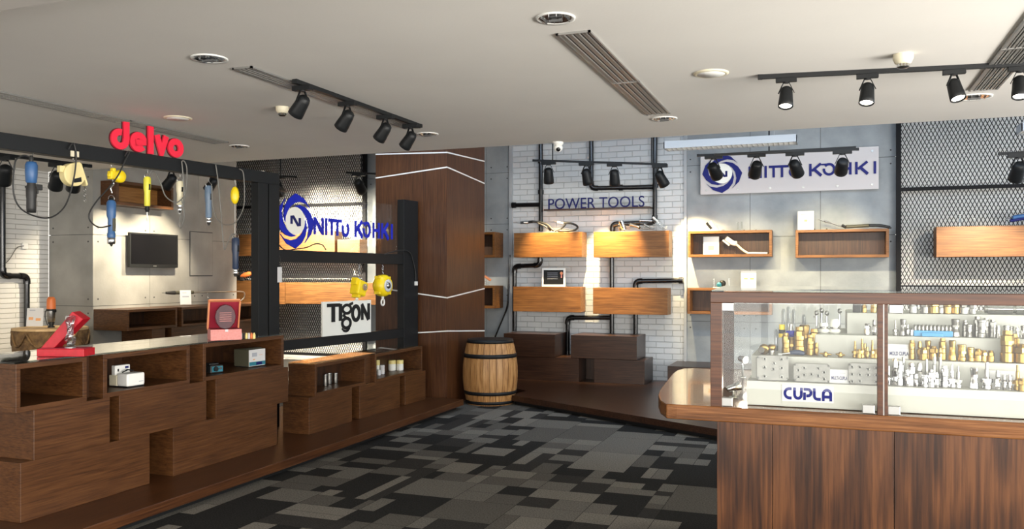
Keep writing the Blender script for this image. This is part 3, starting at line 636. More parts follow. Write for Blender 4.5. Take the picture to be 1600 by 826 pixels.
# hanging track in front of the sign
ty = 10.4; TP = lambda u, v, Y=ty: PY(u, v, Y)
track('hanging black track in front of the blue lettered sign', TP(1091, 241), TP(1340, 231), rods=(.46,))
track('short black stabiliser bar crossing the hanging track at the sign', TP(1118, 240, 10.22), TP(1335, 228.5, 10.5))
for lab, u, v, am in (('spotlight at the left end of the hanging track, over the vortex logo', 1115, 242, (.2, .92, -.62)), ('second spotlight from the left on the hanging track', 1182, 239, (-.25, .92, -.62)),
                      ('third spotlight from the left on the hanging track', 1242, 237, (.22, .92, -.62)), ('spotlight at the right end of the hanging track', 1316, 234, (-.1, .92, -.50))):
    p = TP(u, v); spotlight(lab, p, am, 1.9, dict(e=105, a=54, b=.8, c=(1, .80, .46)), 'spotlights on the hanging track by the sign', lens='lamp_back')
# track on the brick wall
ty2 = 11.55
track('black track hanging in front of the white brick wall', TP(834, 249, ty2), TP(1040, 255, ty2), rods=(.15, .9))
for lab, u, v, am in (('leftmost spotlight on the track over the power tools lettering', 857, 250, (-.1, .42, -1)), ('second spotlight from the left over the power tools lettering', 916, 251.5, (.1, .42, -1)),
                      ('third spotlight from the left over the power tools lettering', 960, 252.5, (-.05, .42, -1)), ('rightmost spotlight on the track over the power tools lettering', 1031, 254.5, (.45, .62, -1))):
    spotlight(lab, TP(u, v+2, ty2), am, 1.9, dict(e=400, a=58, b=.8, c=(1, .76, .40)), 'spotlights on the brick wall track')
# right edge track
track('short black track at the right edge in front of the mesh', TP(1562, 238, 10.3), TP(1680, 232, 10.3), rods=(.4,))
spotlight('spotlight in front of the right mesh at the picture edge', TP(1592, 239, 10.3), (-.12, .9, -.85), 1.9, dict(e=300, a=75, b=.8, c=(1, .86, .64)))
# left tracks beyond the red lettering
a, b = PZ(-60, 231, 2.72), PZ(140, 257, 2.72)
track('black track above the slim brick wall at the far left', (a.x, a.y, 2.72), (b.x, b.y, 2.72), rods=())
ldir = (b-a).normalized()
for lab, u, tt in (('spotlight aimed at the slim brick wall at the left edge', 2, .31), ('spotlight hanging right of the blue and black screwdriver', 84, .72), ('spotlight above the cream reel', 113, .87)):
    p = a.lerp(b, tt); p.z = 2.70; spotlight(lab, p, (-.6, .35, -.7), 1.6, dict(e=45, a=60, b=.8, c=(1, .82, .58)))
for lab, u, v in (('spotlight between the yellow and the ivory screwdriver', 268, 262), ('spotlight behind the grey blue screwdriver', 333, 268)):
    p = PX(u, v, GX+1.1); p.z = min(p.z, 3.3)
    spotlight(lab, p, (-.75, .05, -.75), 1.7, dict(e=190, a=70, b=.7, c=(1, .86, .62)))
a, b = PX(235, 256, GX+1.1), PX(372, 266, GX+1.1)
track('black track in front of the television wall', a, b, rods=())
# left mesh tracks
for lab, l2, u0, u1, v in (('short black track at the upper left behind the glass lettering', 'spotlight at the left behind the glass lettering', 415, 462, 274), ('black track running to the column behind the glass lettering', 'spotlight behind the right end of the glass lettering', 543, 587, 269)):
    track(lab, TP(u0, v-1, 10.7), TP(u1, v+1, 10.7), rods=(.5,)); um = u0+.4*(u1-u0)
    spotlight(l2, TP(um, v+1, 10.7), (-.1, 1, -.85), 1.9, dict(e=(850, 420)[u0 > 500], a=110, b=.8, c=(1, .87, .66)))

spotlight('added unseen spotlight behind the left frame post aimed low at the mesh', TP(419, 275, 10.7), (.12, 1, -1.5), 1.9, dict(e=700, a=100, b=.8, c=(1, .87, .66)))  # extra lamp hidden by the post, added to brighten the mesh wall
# hanging louvred luminaires
def luminaire(label, u0, v0, u1, v1, Y=10.0):
    a, b = PY(u0, v0, Y), PY(u1, v1, Y); z = (a.z+b.z)/2; x0, x1 = a.x, b.x; T = thing('hanging_luminaire', label, 'light fixture', ((x0+x1)/2, Y, z)); L = T.location
    m = MB(); m.box(x0, x1, Y-.13, Y-.12, z, z+.075); m.box(x0, x1, Y+.12, Y+.13, z, z+.075); m.box(x0, x1, Y-.13, Y+.13, z+.075, z+.085); m.box(x0, x0+.01, Y-.13, Y+.13, z, z+.08); m.box(x1-.01, x1, Y-.13, Y+.13, z, z+.08)
    m.build('housing', 'fixgrey', T, L)
    m = MB(); n = 26
    for k in range(n): x = x0+(x1-x0)*(k+.5)/n; m.box(x-.003, x+.003, Y-.12, Y+.12, z+.002, z+.035)
    m.box(x0, x1, Y-.045, Y-.04, z, z+.035); m.box(x0, x1, Y+.04, Y+.045, z, z+.035); m.build('louvre_grid', 'light_louvre', T, L)
    for dy in (-.08, 0, .08): MB().cyl((x0+.03, Y+dy, z+.055), (x1-.03, Y+dy, z+.055), .012, 10).build('tube_lamp', 'white', T, L)
    for x in (x0+.25, x1-.25): MB().cyl((x, Y, z+.08), (x, Y, UZ), .004, 6).build('suspension_wire', 'steel', T, L)
luminaire('hanging white fluorescent fixture with louvres above the blue lettered sign', 1040, 234, 1246, 224)
luminaire('hanging white louvred fixture at the top right edge', 1592, 207, 1740, 200)

# ================================================================ BLACK STEEL FRAME WITH HANGING TOOLS
K = lambda p: depth(FWORLD(p))/F          # metres per pixel at a frame-local point
FT = thing('steel_display_frame', 'black steel frame of posts and beams rising behind the left counters', 'display frame', FO, rz=FA)
sz = lambda u, v, off=0: PF(u, v, off)
zb1 = sz(420, 270).z; zb0 = zb1-.115
sL0, sL1, sM0, sM1 = sz(398, 400).x, sz(413, 400).x, sz(415, 400).x, sz(431, 400).x
sR0, sR1 = sz(626, 400).x, sz(648, 400).x
FW2 = .05
MB().box(-3.3, sM1, -FW2, FW2, zb0, zb1).build('top_beam', 'black', FT, bev=.003)
MB().box(sL0, sL1, -FW2, FW2, PZt, zb0).build('post', 'black', FT, bev=.003)
MB().box(sM0, sM1, -FW2, FW2, PZt, zb0).build('post', 'black', FT, bev=.003)
MB().box(-3.3, -3.2, -FW2, FW2, PZt, zb0).build('post', 'black', FT, bev=.003)
MB().box(sR0, sR1, -FW2, FW2, PZt, sz(636, 313).z).build('post', 'black', FT, bev=.003)
zm1, zm0, zl1, zl0 = sz(434, 390).z, sz(434, 409).z, sz(444, 531).z, sz(444, 547).z
MB().box(sM1, sR0, -FW2*.8, FW2*.8, zm0, zm1).build('crossbar', 'black', FT, bev=.003)
MB().box(sM1, sR0, -FW2*.8, FW2*.8, zl0, zl1).build('crossbar', 'black', FT, bev=.003)
zg = sz(600, 318).z; sg = sz(619, 350).x
GL = MB().box(sM1+.01, sg, -.005, .005, zm1, zg).build('glass_panel', 'glass', FT)

def letters_nitto(T, m_, fr, h):
    n_ = [0]
    def st(nm, *ss):
        mb = MB()
        for j, (p, w) in enumerate(ss): mb.stroke([(a*h, b*h) for a, b in p], w*h, fr, 0, .012+j*.0003+n_[0]*.0001)
        n_[0] += 1; mb.build('letter_'+nm, m_, T)
    st('n', ([(.11, 0), (.11, 1)], .2), ([(.13, .90), (1.02, .10)], .26), ([(1.05, 0), (1.05, 1)], .2))
    st('i', ([(1.47, 0), (1.47, 1)], .2))
    st('t', ([(1.75, .9), (2.58, .9)], .2), ([(2.15, 0), (2.15, .82)], .2)); st('t', ([(2.58, .9), (3.42, .9)], .2), ([(2.85, 0), (2.85, .82)], .2))
    st('o', (arc(3.88, .42, .36, 60, -215, 22), .2))
    st('k', ([(5.2, 0), (5.2, 1)], .2), ([(5.32, .42), (6.06, 1)], .2), ([(5.5, .55), (6.1, 0)], .24))
    st('o', (arc(6.72, .5, .42, 140, -190, 26), .2), ([(6.1, .9), (6.5, .92)], .12))
    st('h', ([(7.68, 0), (7.68, 1)], .2), ([(8.42, 0), (8.42, 1)], .2), ([(7.78, .5), (8.32, .5)], .2))
    st('k', ([(8.9, 0), (8.9, 1)], .2), ([(9.02, .42), (9.76, 1)], .2), ([(9.2, .55), (9.8, 0)], .24))
    st('i', ([(10.35, 0), (10.35, 1)], .2))
def vortex(parent, fr, r, mblue, off=None, sx=1.0):
    O, ex, ey, ez = fr
    for q in range(4):
        a0 = q*90; P = [(r*.60*math.cos(math.radians(a)), r*.60*math.sin(math.radians(a))) for a in (-25, -5, 15, 35, 55, 75, 98)]
        pol = lambda rr, a: (r*rr*math.cos(math.radians(a)), r*rr*math.sin(math.radians(a)))
        poly = [pol(.97, -57), pol(1.0, -28), pol(1.05, 0), pol(.90, 22), pol(.78, 45), pol(.66, 70), pol(.56, 96), pol(.55, 75), pol(.56, 50), pol(.60, 28), pol(.68, 5), pol(.80, -20), pol(.92, -42)]
        c, s_ = math.cos(math.radians(a0)), math.sin(math.radians(a0)); poly = [((x*c-y*s_)*sx, x*s_+y*c) for x, y in poly]
        MB().prism(poly, 0, .014+q*.0003, fr=fr).build('logo_blade', mblue, parent, off)
    MB().prism([(x*sx, y) for x, y in arc(0, 0, r*.53, 0, 350, 35)], 0, .010, fr=fr).build('logo_disc', 'acry', parent, off)
    m = MB(); e = r*.25
    m.stroke([(-e*.9*sx, -e*.5), (-e*.9*sx, e*.55), (-e*.5*sx, e*.6), (e*.5*sx, -e*.6), (e*.9*sx, -e*.55), (e*.9*sx, e*.5)], r*.11, fr, .010, .016); m.build('logo_emblem', 'navy', parent, off)
# blue lettering on the glass
T = thing('company_sign', 'blue vortex logo and lettering fixed on the glass of the steel frame', 'sign', FO, rz=FA)
c = sz(460.5, 345, .006); rr = 41*K(c); vx = (Vector((c.x, -.006, c.z)), Vector((1, 0, 0)), Vector((0, 0, 1)), Vector((0, -1, 0)))
vortex(T, vx, rr, 'blueframe')
a, b = sz(489, 366), sz(612, 372); w = b.x-a.x; mb = MB(); lh = 27*K(a); LR = MB()
class Sx: pass
fr = (Vector((a.x, -.006, sz(489, 366).z)), Vector((w/(10.45*lh), 0, 0)), Vector((0, 0, 1)), Vector((0, -1, 0)))
letters_nitto(T, 'blueframe', fr, lh)
# board with black lettering standing on the lower crossbar
TL, TR, BR, BL = sz(504.4, 472.3, .06), sz(580, 467.4, .06), sz(577.4, 517.2, .06), sz(501.7, 527.5, .06)
s0, s1 = (TL.x+BL.x)/2, (TR.x+BR.x)/2; z1_, z0_ = (TL.z+TR.z)/2, zl1-.01
z0_ = (BL.z+BR.z)/2; Wb, Hb = s1-s0, z1_-z0_
T = thing('brand_board', 'cream board with black lettering on the lower bar of the steel frame', 'sign', FWORLD((s0, -.06, z0_)), rz=FA)
MB().box(0, Wb, -.01, .012, 0, Hb).build('board', 'acry', T, bev=.002)
fr = (Vector((0, -.01, 0)), Vector((1, 0, 0)), Vector((0, 0, 1)), Vector((0, -1, 0))); q = lambda x, y: (x*Wb, y*Hb); sw = Wb*.068
L_ = MB(); L_.stroke([q(.08, .89), q(.335, .89)], Hb*.10, fr, 0, .008); L_.stroke([q(.20, .90), q(.20, .40)], sw, fr, 0, .0084); L_.build('letter_t', 'black', T)
MB().stroke([q(.345, .92), q(.345, .42)], sw*.9, fr, 0, .008).build('letter_i', 'black', T)
G = MB(); G.stroke([(Wb*.475+math.cos(t)*Wb*.085, Hb*.755+math.sin(t)*Hb*.125) for t in [2*PI*i/24 for i in range(24)]], sw*.55, fr, 0, .008, True)
G.stroke([q(.53, .89), q(.60, .93)], sw*.5, fr, 0, .0082); G.stroke([q(.44, .65), q(.41, .57), q(.46, .50)], sw*.5, fr, 0, .0086)
G.stroke([(Wb*.465+math.cos(t)*Wb*.085, Hb*.34+math.sin(t)*Hb*.145) for t in [2*PI*i/24 for i in range(24)]], sw*.62, fr, 0, .0088, True)
G.stroke([(p[0], p[1]) for p in [(Wb*.455+math.cos(math.radians(a))*Wb*.085, Hb*.22+math.sin(math.radians(a))*Hb*.10) for a in range(200, 341, 14)]], sw*.28, fr, 0, .0078)
G.stroke([(p[0], p[1]) for p in [(Wb*.455+math.cos(math.radians(a))*Wb*.065, Hb*.18+math.sin(math.radians(a))*Hb*.10) for a in range(200, 341, 14)]], sw*.22, fr, 0, .0076)
G.build('letter_g', 'black', T)
MB().stroke([(Wb*.665+math.cos(t)*Wb*.072, Hb*.62+math.sin(t)*Hb*.21) for t in [2*PI*i/26 for i in range(26)]], sw*.78, fr, 0, .008, True).build('letter_o', 'black', T)
N_ = MB(); N_.stroke([q(.80, .40), q(.80, .88)], sw*.7, fr, 0, .008); N_.stroke([q(.79, .88), q(.935, .40)], sw*.8, fr, 0, .0084); N_.stroke([q(.94, .40), q(.94, .90)], sw*.7, fr, 0, .0088); N_.build('letter_n', 'black', T)

# red lettering on the beam
a, b = sz(172, 232), sz(284.5, 249); u_ = (b.x-a.x)/3.86
T = thing('red_lettering', 'glossy red lowercase lettering standing on the black beam at the left', 'sign', FWORLD((a.x, 0, zb1)), rz=FA)
fr = (Vector((0, -.0, .006)), Vector((1, 0, 0)), Vector((0, 0, 1)), Vector((0, -1, 0))); sw = .29
def dl(nm, strokes):
    sides = []
    for mt, d0, d1, ww in (('redside', -.012, .0, .34), ('red', .0, .016, sw)):
        m = MB()
        for i, (p, cl) in enumerate(strokes): m.stroke([(x*u_, y*u_) for x, y in p], ww*u_, fr, d0-(i*.0004 if mt == 'redside' else 0), d1+i*.0005, cl)
        if mt == 'red':
            base = m.build(nm, 'red', T)
            for q_ in sides: q_.parent = base
        else: sides.append(m.build('letter_side', 'redside', T))
rg = lambda cx, r=.34: ([(cx+r*math.cos(t), .48+r*math.sin(t)) for t in [2*PI*i/28 for i in range(28)]], True)
dl('letter_d', [(arc(.45, .48, .31, 75, 335, 20)+[(.77, .55), (.77, 1.28)], False)])
dl('letter_e', [(arc(1.40, .48, .30, -40, -330, 24)+[(1.66, .50), (1.2, .42)], False)])
dl('letter_l', [([(2.05, .02), (2.05, 1.28)], False)])
dl('letter_v', [([(2.38, .95), (2.64, .18), (2.90, .95)], False)])
dl('letter_o', [rg(3.44, .30)])
MB().box(-.02, 3.9*u_, -.012, .02, -.0, .006).build('mounting_strip', 'red', T)

# hanging tools
def hang(name, label, cat, u, v, off=0, group=None):
    p = sz(u, v, off); T = thing(name, label, cat, FWORLD(p), group, rz=FA); return T, K(p), p
def hk(T, k, up, name='hanging_hook'):                 # hook wire from the tool top up to the beam
    m = MB(); m.tube(smooth([(0, 0, 0), (.1*up*k*.5, 0, up*k*.35), (-.04*up*k, 0, up*k*.6), (0, 0, up*k)]), .003, 6); m.build(name, 'steel', T)
def cable(T, k, org, pts, r=.006, m='rubber', name='power_cord', off=.07):
    P = []
    for i, (u, v) in enumerate(pts):
        q_ = sz(u, v, off); P.append(Vector((q_.x-org.x, q_.y-org.y, q_.z-org.z)))
    MB().tube(smooth(P, 7), r, 8).build(name, m, T)
# 1 blue and black angle screwdriver
T, k, p = hang('electric_screwdriver', 'blue and black electric screwdriver with side lever hanging from the beam', 'electric screwdriver', 49, 332)
H_ = 85*k
MB().lathe([(.02*1, 0), (6.5*k, 0), (7*k, 8*k), (7*k, 22*k), (7.5*k, 24*k), (7.8*k, 38*k), (6*k, 44*k), (6*k, 48*k)], n=20).build('grip', 'rubber', T)
MB().lathe([(6.5*k, 46*k), (8*k, 48*k), (9*k, 62*k), (9*k, 74*k), (7*k, 79*k), (2*k, 80*k)], n=20).build('motor_housing', 'tool_blue', T, bev=0)
MB().lathe([(3*k, 79*k), (3.4*k, 86*k), (2*k, 89*k)], n=12).build('cable_gland', 'rubber', T)
m = MB(); m.box(5*k, 17*k, -3*k, 3*k, 36*k, 45*k); m.box(8*k, 11*k, -2*k, 2*k, 30*k, 38*k); m.box(-10*k, -6*k, -2*k, 2*k, 38*k, 41*k); m.build('lever', 'rubber', T, bev=.006)
MB().tube(smooth([(0, 0, 86*k), (3*k, 0, 93*k), (-1*k, 0, 97*k), (2*k, 0, 105*k)]), .003, 6).build('hanging_hook', 'steel', T)
cable(T, k, p, [(47, 246), (40, 243), (31, 245), (23, 256), (21, 300), (33, 326), (60, 339), (83, 338), (103, 319), (115, 280), (119, 245), (116, 226), (112, 225), (107, 233)])
# 2 cream reel
T, k, p = hang('spring_balancer', 'pale cream spring balancer reel with a silver chain hanging from the beam', 'spring balancer', 113, 293)
R0 = 18*k; m = MB(); pol = arc(0, 20*k, R0, 95, 372, 22)+[(19*k, 10*k), (16*k, 28*k), (7*k, 40*k)]
pol = arc(0, 20*k, R0, 110, 340, 20)+[(21*k, 4*k), (23*k, 7*k), (12*k, 38*k), (8*k, 41*k)]
m.prism(pol, -7*k, 7*k, fr=(Vector((0, 0, 0)), Vector((1, 0, 0)), Vector((0, 0, 1)), Vector((0, -1, 0)))); m.build('reel_case', 'reelcream', T, bev=.01, seg=3)
MB().box(-23*k, -14*k, -4*k, 4*k, 22*k, 32*k).build('side_bracket', 'reelcream', T, bev=.003)
MB().prism([(-2*k, 7*k), (11*k, 10*k), (10*k, 17*k), (-3*k, 13*k)], 0, .4*k, fr=(Vector((0, -7*k, 0)), Vector((1, 0, 0)), Vector((0, 0, 1)), Vector((0, -1, 0)))).build('name_plate', 'black', T)
m = MB()
for i in range(6): z = 2*k-i*4*k; a = .0035; m.tube([(21.5*k+math.cos(t)*(2*k if i % 2 else .7*k), math.sin(t)*(.7*k if i % 2 else 2*k), z+math.sin(t)*2.6*k) for t in [2*PI*j/10 for j in range(11)]], .5*k, 6)
m.build('chain', 'steel', T)
MB().tube(smooth([(5*k, 0, 40*k), (1*k, 0, 45*k), (4*k, 0, 50*k), (4*k, 0, 62*k)]), .0035, 6).build('hanging_hook', 'steel', T)
T2, k2, p2 = hang('cable_clip', 'pair of cream plastic clips on the beam above the cream reel', 'clip', 117, 241, .062)
for i, dx in enumerate((-4, 4)): MB().box((dx-3)*k2, (dx+2.4)*k2, -.008, .008, -4*k2, 5*k2).build('clip_body', 'cream', T2, bev=.003)
# 3 yellow balancer with chain and the pale blue screwdriver
T, k, p = hang('spring_balancer', 'small deep yellow hoist balancer above the pale blue screwdriver', 'spring balancer', 182, 276)
m = MB(); m.lathe([(.001, -6*k), (8*k, -6*k), (10*k, -3*k), (10*k, 3*k), (8*k, 6*k), (.001, 6*k)], (5*k, 0, 1*k), (0, 1, 0), 24); m.build('drum', 'yellow', T)
m = MB(); m.box(-13*k, 0, -5*k, 5*k, -5*k, 8*k); m.box(-9*k, -3*k, -4*k, 4*k, 6*k, 13*k); m.box(-15*k, -8*k, -3*k, 3*k, -1*k, 4*k); m.build('housing', 'yellow', T, bev=.008)
MB().tube(smooth([(-6*k, 0, 12*k), (-9*k, 0, 17*k), (-5*k, 0, 20*k), (-8*k, 0, 26*k), (-7*k, 0, 30*k)]), .0035, 6).build('hanging_hook', 'steel', T)
MB().tube(smooth([(-8*k, 0, -5*k), (-5*k, 0, -12*k), (-10*k, 0, -18*k), (-8*k, 0, -26*k)]), .006, 8).build('lower_hook', 'chrome', T)
T, k, p = hang('electric_screwdriver', 'pale blue screwdriver with chrome tip hanging under the deep yellow balancer', 'electric screwdriver', 174, 385)
MB().lathe([(.5*k, 0), (2.5*k, 3*k), (2.5*k, 4*k)], n=14).build('bit', 'rubber', T)
MB().lathe([(5*k, 4*k), (6*k, 6*k), (6*k, 13*k), (5.5*k, 14*k)], n=20).build('chuck', 'chrome', T)
MB().lathe([(5.5*k, 13*k), (6.2*k, 15*k), (6.2*k, 20*k), (5.5*k, 22*k), (5.2*k, 28*k), (5.2*k, 42*k), (6.8*k, 48*k), (7*k, 68*k), (5*k, 72*k)], n=20).build('body', 'tool_blue2' if 'tool_blue2' in M else 'tool_blue', T)
m = MB(); m.box(-2*k, 3*k, -7*k, -5*k, 24*k, 44*k); m.build('lever', 'olive', T, bev=.004); MB().lathe([(4*k, 72*k), (3*k, 76*k)], n=12).build('cap', 'black', T)
MB().tube([(5.5*k*math.cos(t), 0, 74*k+6*k*math.sin(t)) for t in [PI*i/10 for i in range(11)]], .0035, 6).build('bail', 'steel', T)
cable(T, k, p, [(173, 352), (155, 355), (141, 345), (140, 332), (152, 313), (170, 293), (185, 273), (196, 250), (202, 238), (199, 237), (195, 244)])
# small screwdrivers
def driver(label, u, v0, v1, r, body, bit=0, tip=10, cords=(), cm='grey_cable', vb=None):
    T, k, p = hang('electric_screwdriver', label, 'electric screwdriver', u, v1); h = (v1-v0)*k; b0 = bit*k; t0 = b0+tip*k; r *= k
    if bit: MB().lathe([(.4*k, 0), (.9*k, 2*k), (.9*k, b0)], n=8).build('bit', 'steel', T)
    MB().lathe([(.45*r, b0), (.55*r, b0+.3*tip*k), (.8*r, b0+.5*tip*k), (.55*r, b0+.7*tip*k), (.7*r, t0)], n=14).build('chuck', 'chrome' if body != 'tool_yellow' else 'black', T)
    L = h-t0; MB().lathe([(.7*r, t0), (.82*r, t0+.03*L), (.80*r, t0+.45*L), (1.0*r, t0+.62*L), (1.0*r, t0+.93*L), (.75*r, t0+L)], n=20).build('body', body, T)
    MB().box(-.25*r, .25*r, -1.15*r, -.75*r, t0+.55*L, t0+.75*L).build('lever', 'black', T, bev=.002)
    q_ = (v1-(vb or (v0-12)))*k
    m = MB()
    for s_ in (-1, 1): m.tube(smooth([(s_*.8*r, 0, h-2*k), (s_*.9*r, 0, h+3*k), (s_*.2*r, 0, h+6*k), (0, 0, q_)]), .0028, 6)
    m.build('hanging_bail', 'steel', T)
    for c_ in cords: cable(T, k, p, c_, .0055, cm)
    return T
M['tool_blue2'] = mat('pale_blue_plastic', (.09, .15, .34), .4)
driver('lemon yellow screwdriver with a long thin bit under the red lettering', 230, 276, 345, 5.5, 'tool_yellow', 14, 9, [[(233, 276), (236, 269), (242, 269), (250, 283), (258, 305), (270, 315), (279, 315), (290, 300), (292, 265), (288, 252), (284, 252)]])
driver('ivory screwdriver hanging beside a dark looped cable', 281, 283, 334, 5.5, 'tool_cream', 0, 14, [[(284, 312), (288, 335), (285, 350), (282, 356), (280, 348), (286, 320), (288, 300), (284, 252)]])
driver('grey blue screwdriver hanging left of the small oval yellow reel', 326, 290, 352, 6, 'tool_grey', 0, 12, [[(331, 290), (332, 318), (338, 340), (352, 351), (368, 347), (380, 325), (382, 300), (380, 270), (374, 264)], [(337, 257), (341, 285), (346, 340), (350, 388), (356, 378), (362, 366), (367, 366)]])
T, k, p = hang('spring_balancer', 'small oval yellow reel with a steel wire holding the navy screwdriver', 'spring balancer', 367, 305)
MB().lathe([(.001, -4*k), (4*k, -4*k), (6.5*k, -1*k), (6.5*k, 1*k), (4*k, 4*k), (.001, 4*k)], (0, 0, 0), (.55, .85, 0), 24).build('reel_case', 'yellow', T)
for o_ in T.children: o_.scale = (1, 1, 2.1)
MB().tube([(0, 0, 13*k), (1*k, 0, 17*k), (0, 0, 22*k), (0, 0, 42*k)], .003, 6).build('hanging_hook', 'steel', T)
MB().tube([(0, 0, -12*k), (0, 0, -62*k)], .0025, 6).build('wire', 'steel', T)
driver('dark navy screwdriver hanging lowest, beside the post', 368, 371, 432, 6, 'tool_navy', 0, 12, vb=367)
# yellow hoists on the crossbar
def hoist(label, u, v, rot, round_):
    T, k, p = hang('chain_hoist', label, 'hoist', u, v, .03); m = MB(); k *= 1.08
    if round_:
        m.lathe([(.001, -9*k), (12*k, -9*k), (15.5*k, -5*k), (16*k, 0), (15.5*k, 5*k), (12*k, 9*k), (.001, 9*k)], (0, 0, 0), (0, 1, 0), 32); m.build('drum', 'yellow', T)
        [MB().box(a-2.2*k, a+2.2*k, -5*k, 5*k, b-2.2*k, b+2.2*k).build('lug', 'yellow', T, bev=.006) for a, b in ((-11*k, 12*k), (11*k, 11*k), (12*k, -11*k), (-12*k, -10*k))]
        MB().lathe([(9*k, -9.3*k), (9*k, -10*k), (5*k, -10.5*k), (5*k, -9*k)], (0, 0, 0), (0, 1, 0), 26).build('dial_ring', 'paper', T)
        MB().lathe([(.001, -12*k), (4*k, -11.5*k), (4.5*k, -9*k)], (0, 0, 0), (0, 1, 0), 18).build('hub', 'steel', T)
        top, bot = 17*k, -16*k
    else:
        m.box(-11*k, 9*k, -8*k, 8*k, -11*k, 11*k); m.build('housing', 'yellow', T, bev=.02)
        [MB().box(*q_).build('lug', 'yellow', T, bev=.006) for q_ in ((-15*k, -9*k, -5*k, 5*k, 2*k, 12*k), (-6*k, 0, -6*k, 6*k, -15*k, -9*k), (6*k, 12*k, -6*k, 6*k, -2*k, 10*k))]
        MB().cyl((1*k, -10*k, 2*k), (1*k, -7.5*k, 2*k), 5*k, 18).build('hub', 'chrome', T)
        top, bot = 13*k, -14*k
    m = MB(); ztop_ = (zm0-p.z); n = max(2, int((ztop_-top)/(4*k)))
    for i in range(n): z = top+(ztop_-top)*(i+.5)/n; m.tube([(math.cos(t)*(1.6*k if i % 2 else .5*k), math.sin(t)*(.5*k if i % 2 else 1.6*k), z+math.sin(t)*2.6*k) for t in [2*PI*j/10 for j in range(11)]], .45*k, 6)
    m.build('chain', 'chrome', T)
    m = MB(); m.cyl((0, 0, bot+2*k), (0, 0, bot-3*k), 2*k, 12); m.tube([(3.6*k*math.sin(t), 0, bot-8*k+4.6*k*math.cos(t)) for t in [2*PI*j/14*.95 for j in range(15)]], 1.3*k, 8); m.build('load_hook', 'white', T)
    return T
h1 = hoist('angular yellow hoist hanging tilted above the black lettered board', 561, 450, .3, False)
for c_ in h1.children:
    if c_.name.split('.')[0] in ('housing', 'lug', 'hub', 'load_hook'): c_.rotation_euler = (0, .30, 0)
hoist('round yellow hoist with a grey dial hanging right of the lettered board', 598, 446, 0, True)
T, k, p = hang('paper_tag', 'white paper tag on a black cord below the crossbar beside the post', 'tag', 437, 441, .05)
MB().box(-5*k, 5*k, -.001, .001, 0, 24*k).build('card', 'paper', T); MB().tube(smooth([(0, .001, 24*k), (2*k, 0, 32*k), (0, 0, 42*k)]), .003, 6).build('cord', 'rubber', T)
def looses(label, pts, off, m='rubber', r=.006, plug=None):
    P = [FWORLD(sz(u, v, off)) for u, v in pts]; T = thing('loose_cable', label, 'cable', P[0]); MB().tube(smooth(P, 7), r, 8).build('cord', m, T, P[0])
    if plug: e = P[-1]; MB().box(e.x-.02, e.x+.02, e.y-.015, e.y+.015, e.z-.03, e.z+.02).build('plug', 'white', T, P[0], bev=.005)
looses('black cable coiling on the crossbar under the vortex logo', [(434, 380), (445, 390), (462, 389), (480, 386), (492, 381), (503, 382), (509, 390)], .055)
looses('black cable hanging down the far frame post with a white plug', [(600, 397), (625, 391), (640, 394), (646, 410), (649, 425), (650, 442)], .062, plug=True)
looses('grey cables lying along the beam right of the red lettering', [(285, 252), (300, 258), (318, 259), (335, 261), (352, 262), (372, 264), (400, 268), (410, 270)], .01, 'grey_cable', .005, plug=True)
# mains socket with a cord on the slim brick wall
e = PX(38, 384, BX+.01); T = thing('wall_socket', 'small white socket with a thin cord on the slim brick wall', 'socket', e)
MB().box(0, .02, -.04, .04, -.04, .04).build('face_plate', 'white', T, bev=.004)
P = [PX(u, v, BX+.03)-e for u, v in ((37, 384), (28, 386), (22, 393), (16, 403), (8, 411), (-8, 414))]; MB().tube(smooth(P), .006, 6).build('cord', 'grey_cable', T)

# ================================================================ THINGS ON THE LEFT COUNTERS
def at(T_, u, v, z): p = PZ(u, v, z); T_.location = p; return depth(p)/F
# open red case with a trophy
z0 = GT+.001; T = thing('presentation_case', 'open red satin case standing on the near end of the glass top', 'case', rz=YAW); k = at(T, 57, 557, z0)
MB().box(0, 74*k, 0, .15, 0, 12*k).build('case_base', 'redcloth', T, bev=.004)
MB().box(3*k, 71*k, .012, .138, 12*k, 13*k).build('lining', 'maroon', T)
m = MB(); a = Vector((0, 0, 12*k)); d_ = Vector((50*k, 0, 58*k)); nr = Vector((-d_.z, 0, d_.x)).normalized()*10*k
vs = []
for y in (.045, .15):
    for p_ in (a, a+d_, a+d_-nr*1.5-Vector((-6*k, 0, 2*k)), a-nr*1.5): vs.append((p_.x, y, p_.z))
m.add(vs, [(0, 1, 2, 3), (7, 6, 5, 4), (0, 4, 5, 1), (1, 5, 6, 2), (2, 6, 7, 3), (3, 7, 4, 0)]); m.build('case_lid', 'redcloth', T, bev=.004)
T = thing('crystal_trophy', 'twisted clear crystal trophy standing in the open red case', 'trophy', rz=YAW); k = at(T, 103, 556.5, z0); T.location = PZ(57, 557, z0)+R_*(50*k)+FW*.022+Vector((0, 0, 13.5*k))
m = MB(); m.lathe([(8*k, 0), (8*k, 3*k), (6*k, 4*k)], n=24); m.build('base', 'crystal', T)
m = MB(); n_ = 18; vs = []
for i in range(n_+1):
    t = i/n_; r = (6.2+1.6*math.sin(t*9))*k
    for q_ in range(6): a = 2*PI*q_/6+t*2.4; vs.append((r*math.cos(a), r*math.sin(a), 4*k+t*46*k))
m.add(vs, [(i*6+q_, i*6+(q_+1) % 6, i*6+6+(q_+1) % 6, i*6+6+q_) for i in range(n_) for q_ in range(6)]+[(5, 4, 3, 2, 1, 0), tuple(range(6*n_, 6*n_+6))]); m.build('column', 'crystal', T)
m = MB(); m.tube([(4*k*math.cos(t*7), 4*k*math.sin(t*7), 8*k+t*36*k) for t in [i/30 for i in range(31)]], .9*k, 6); m.build('spiral', 'chrome', T)
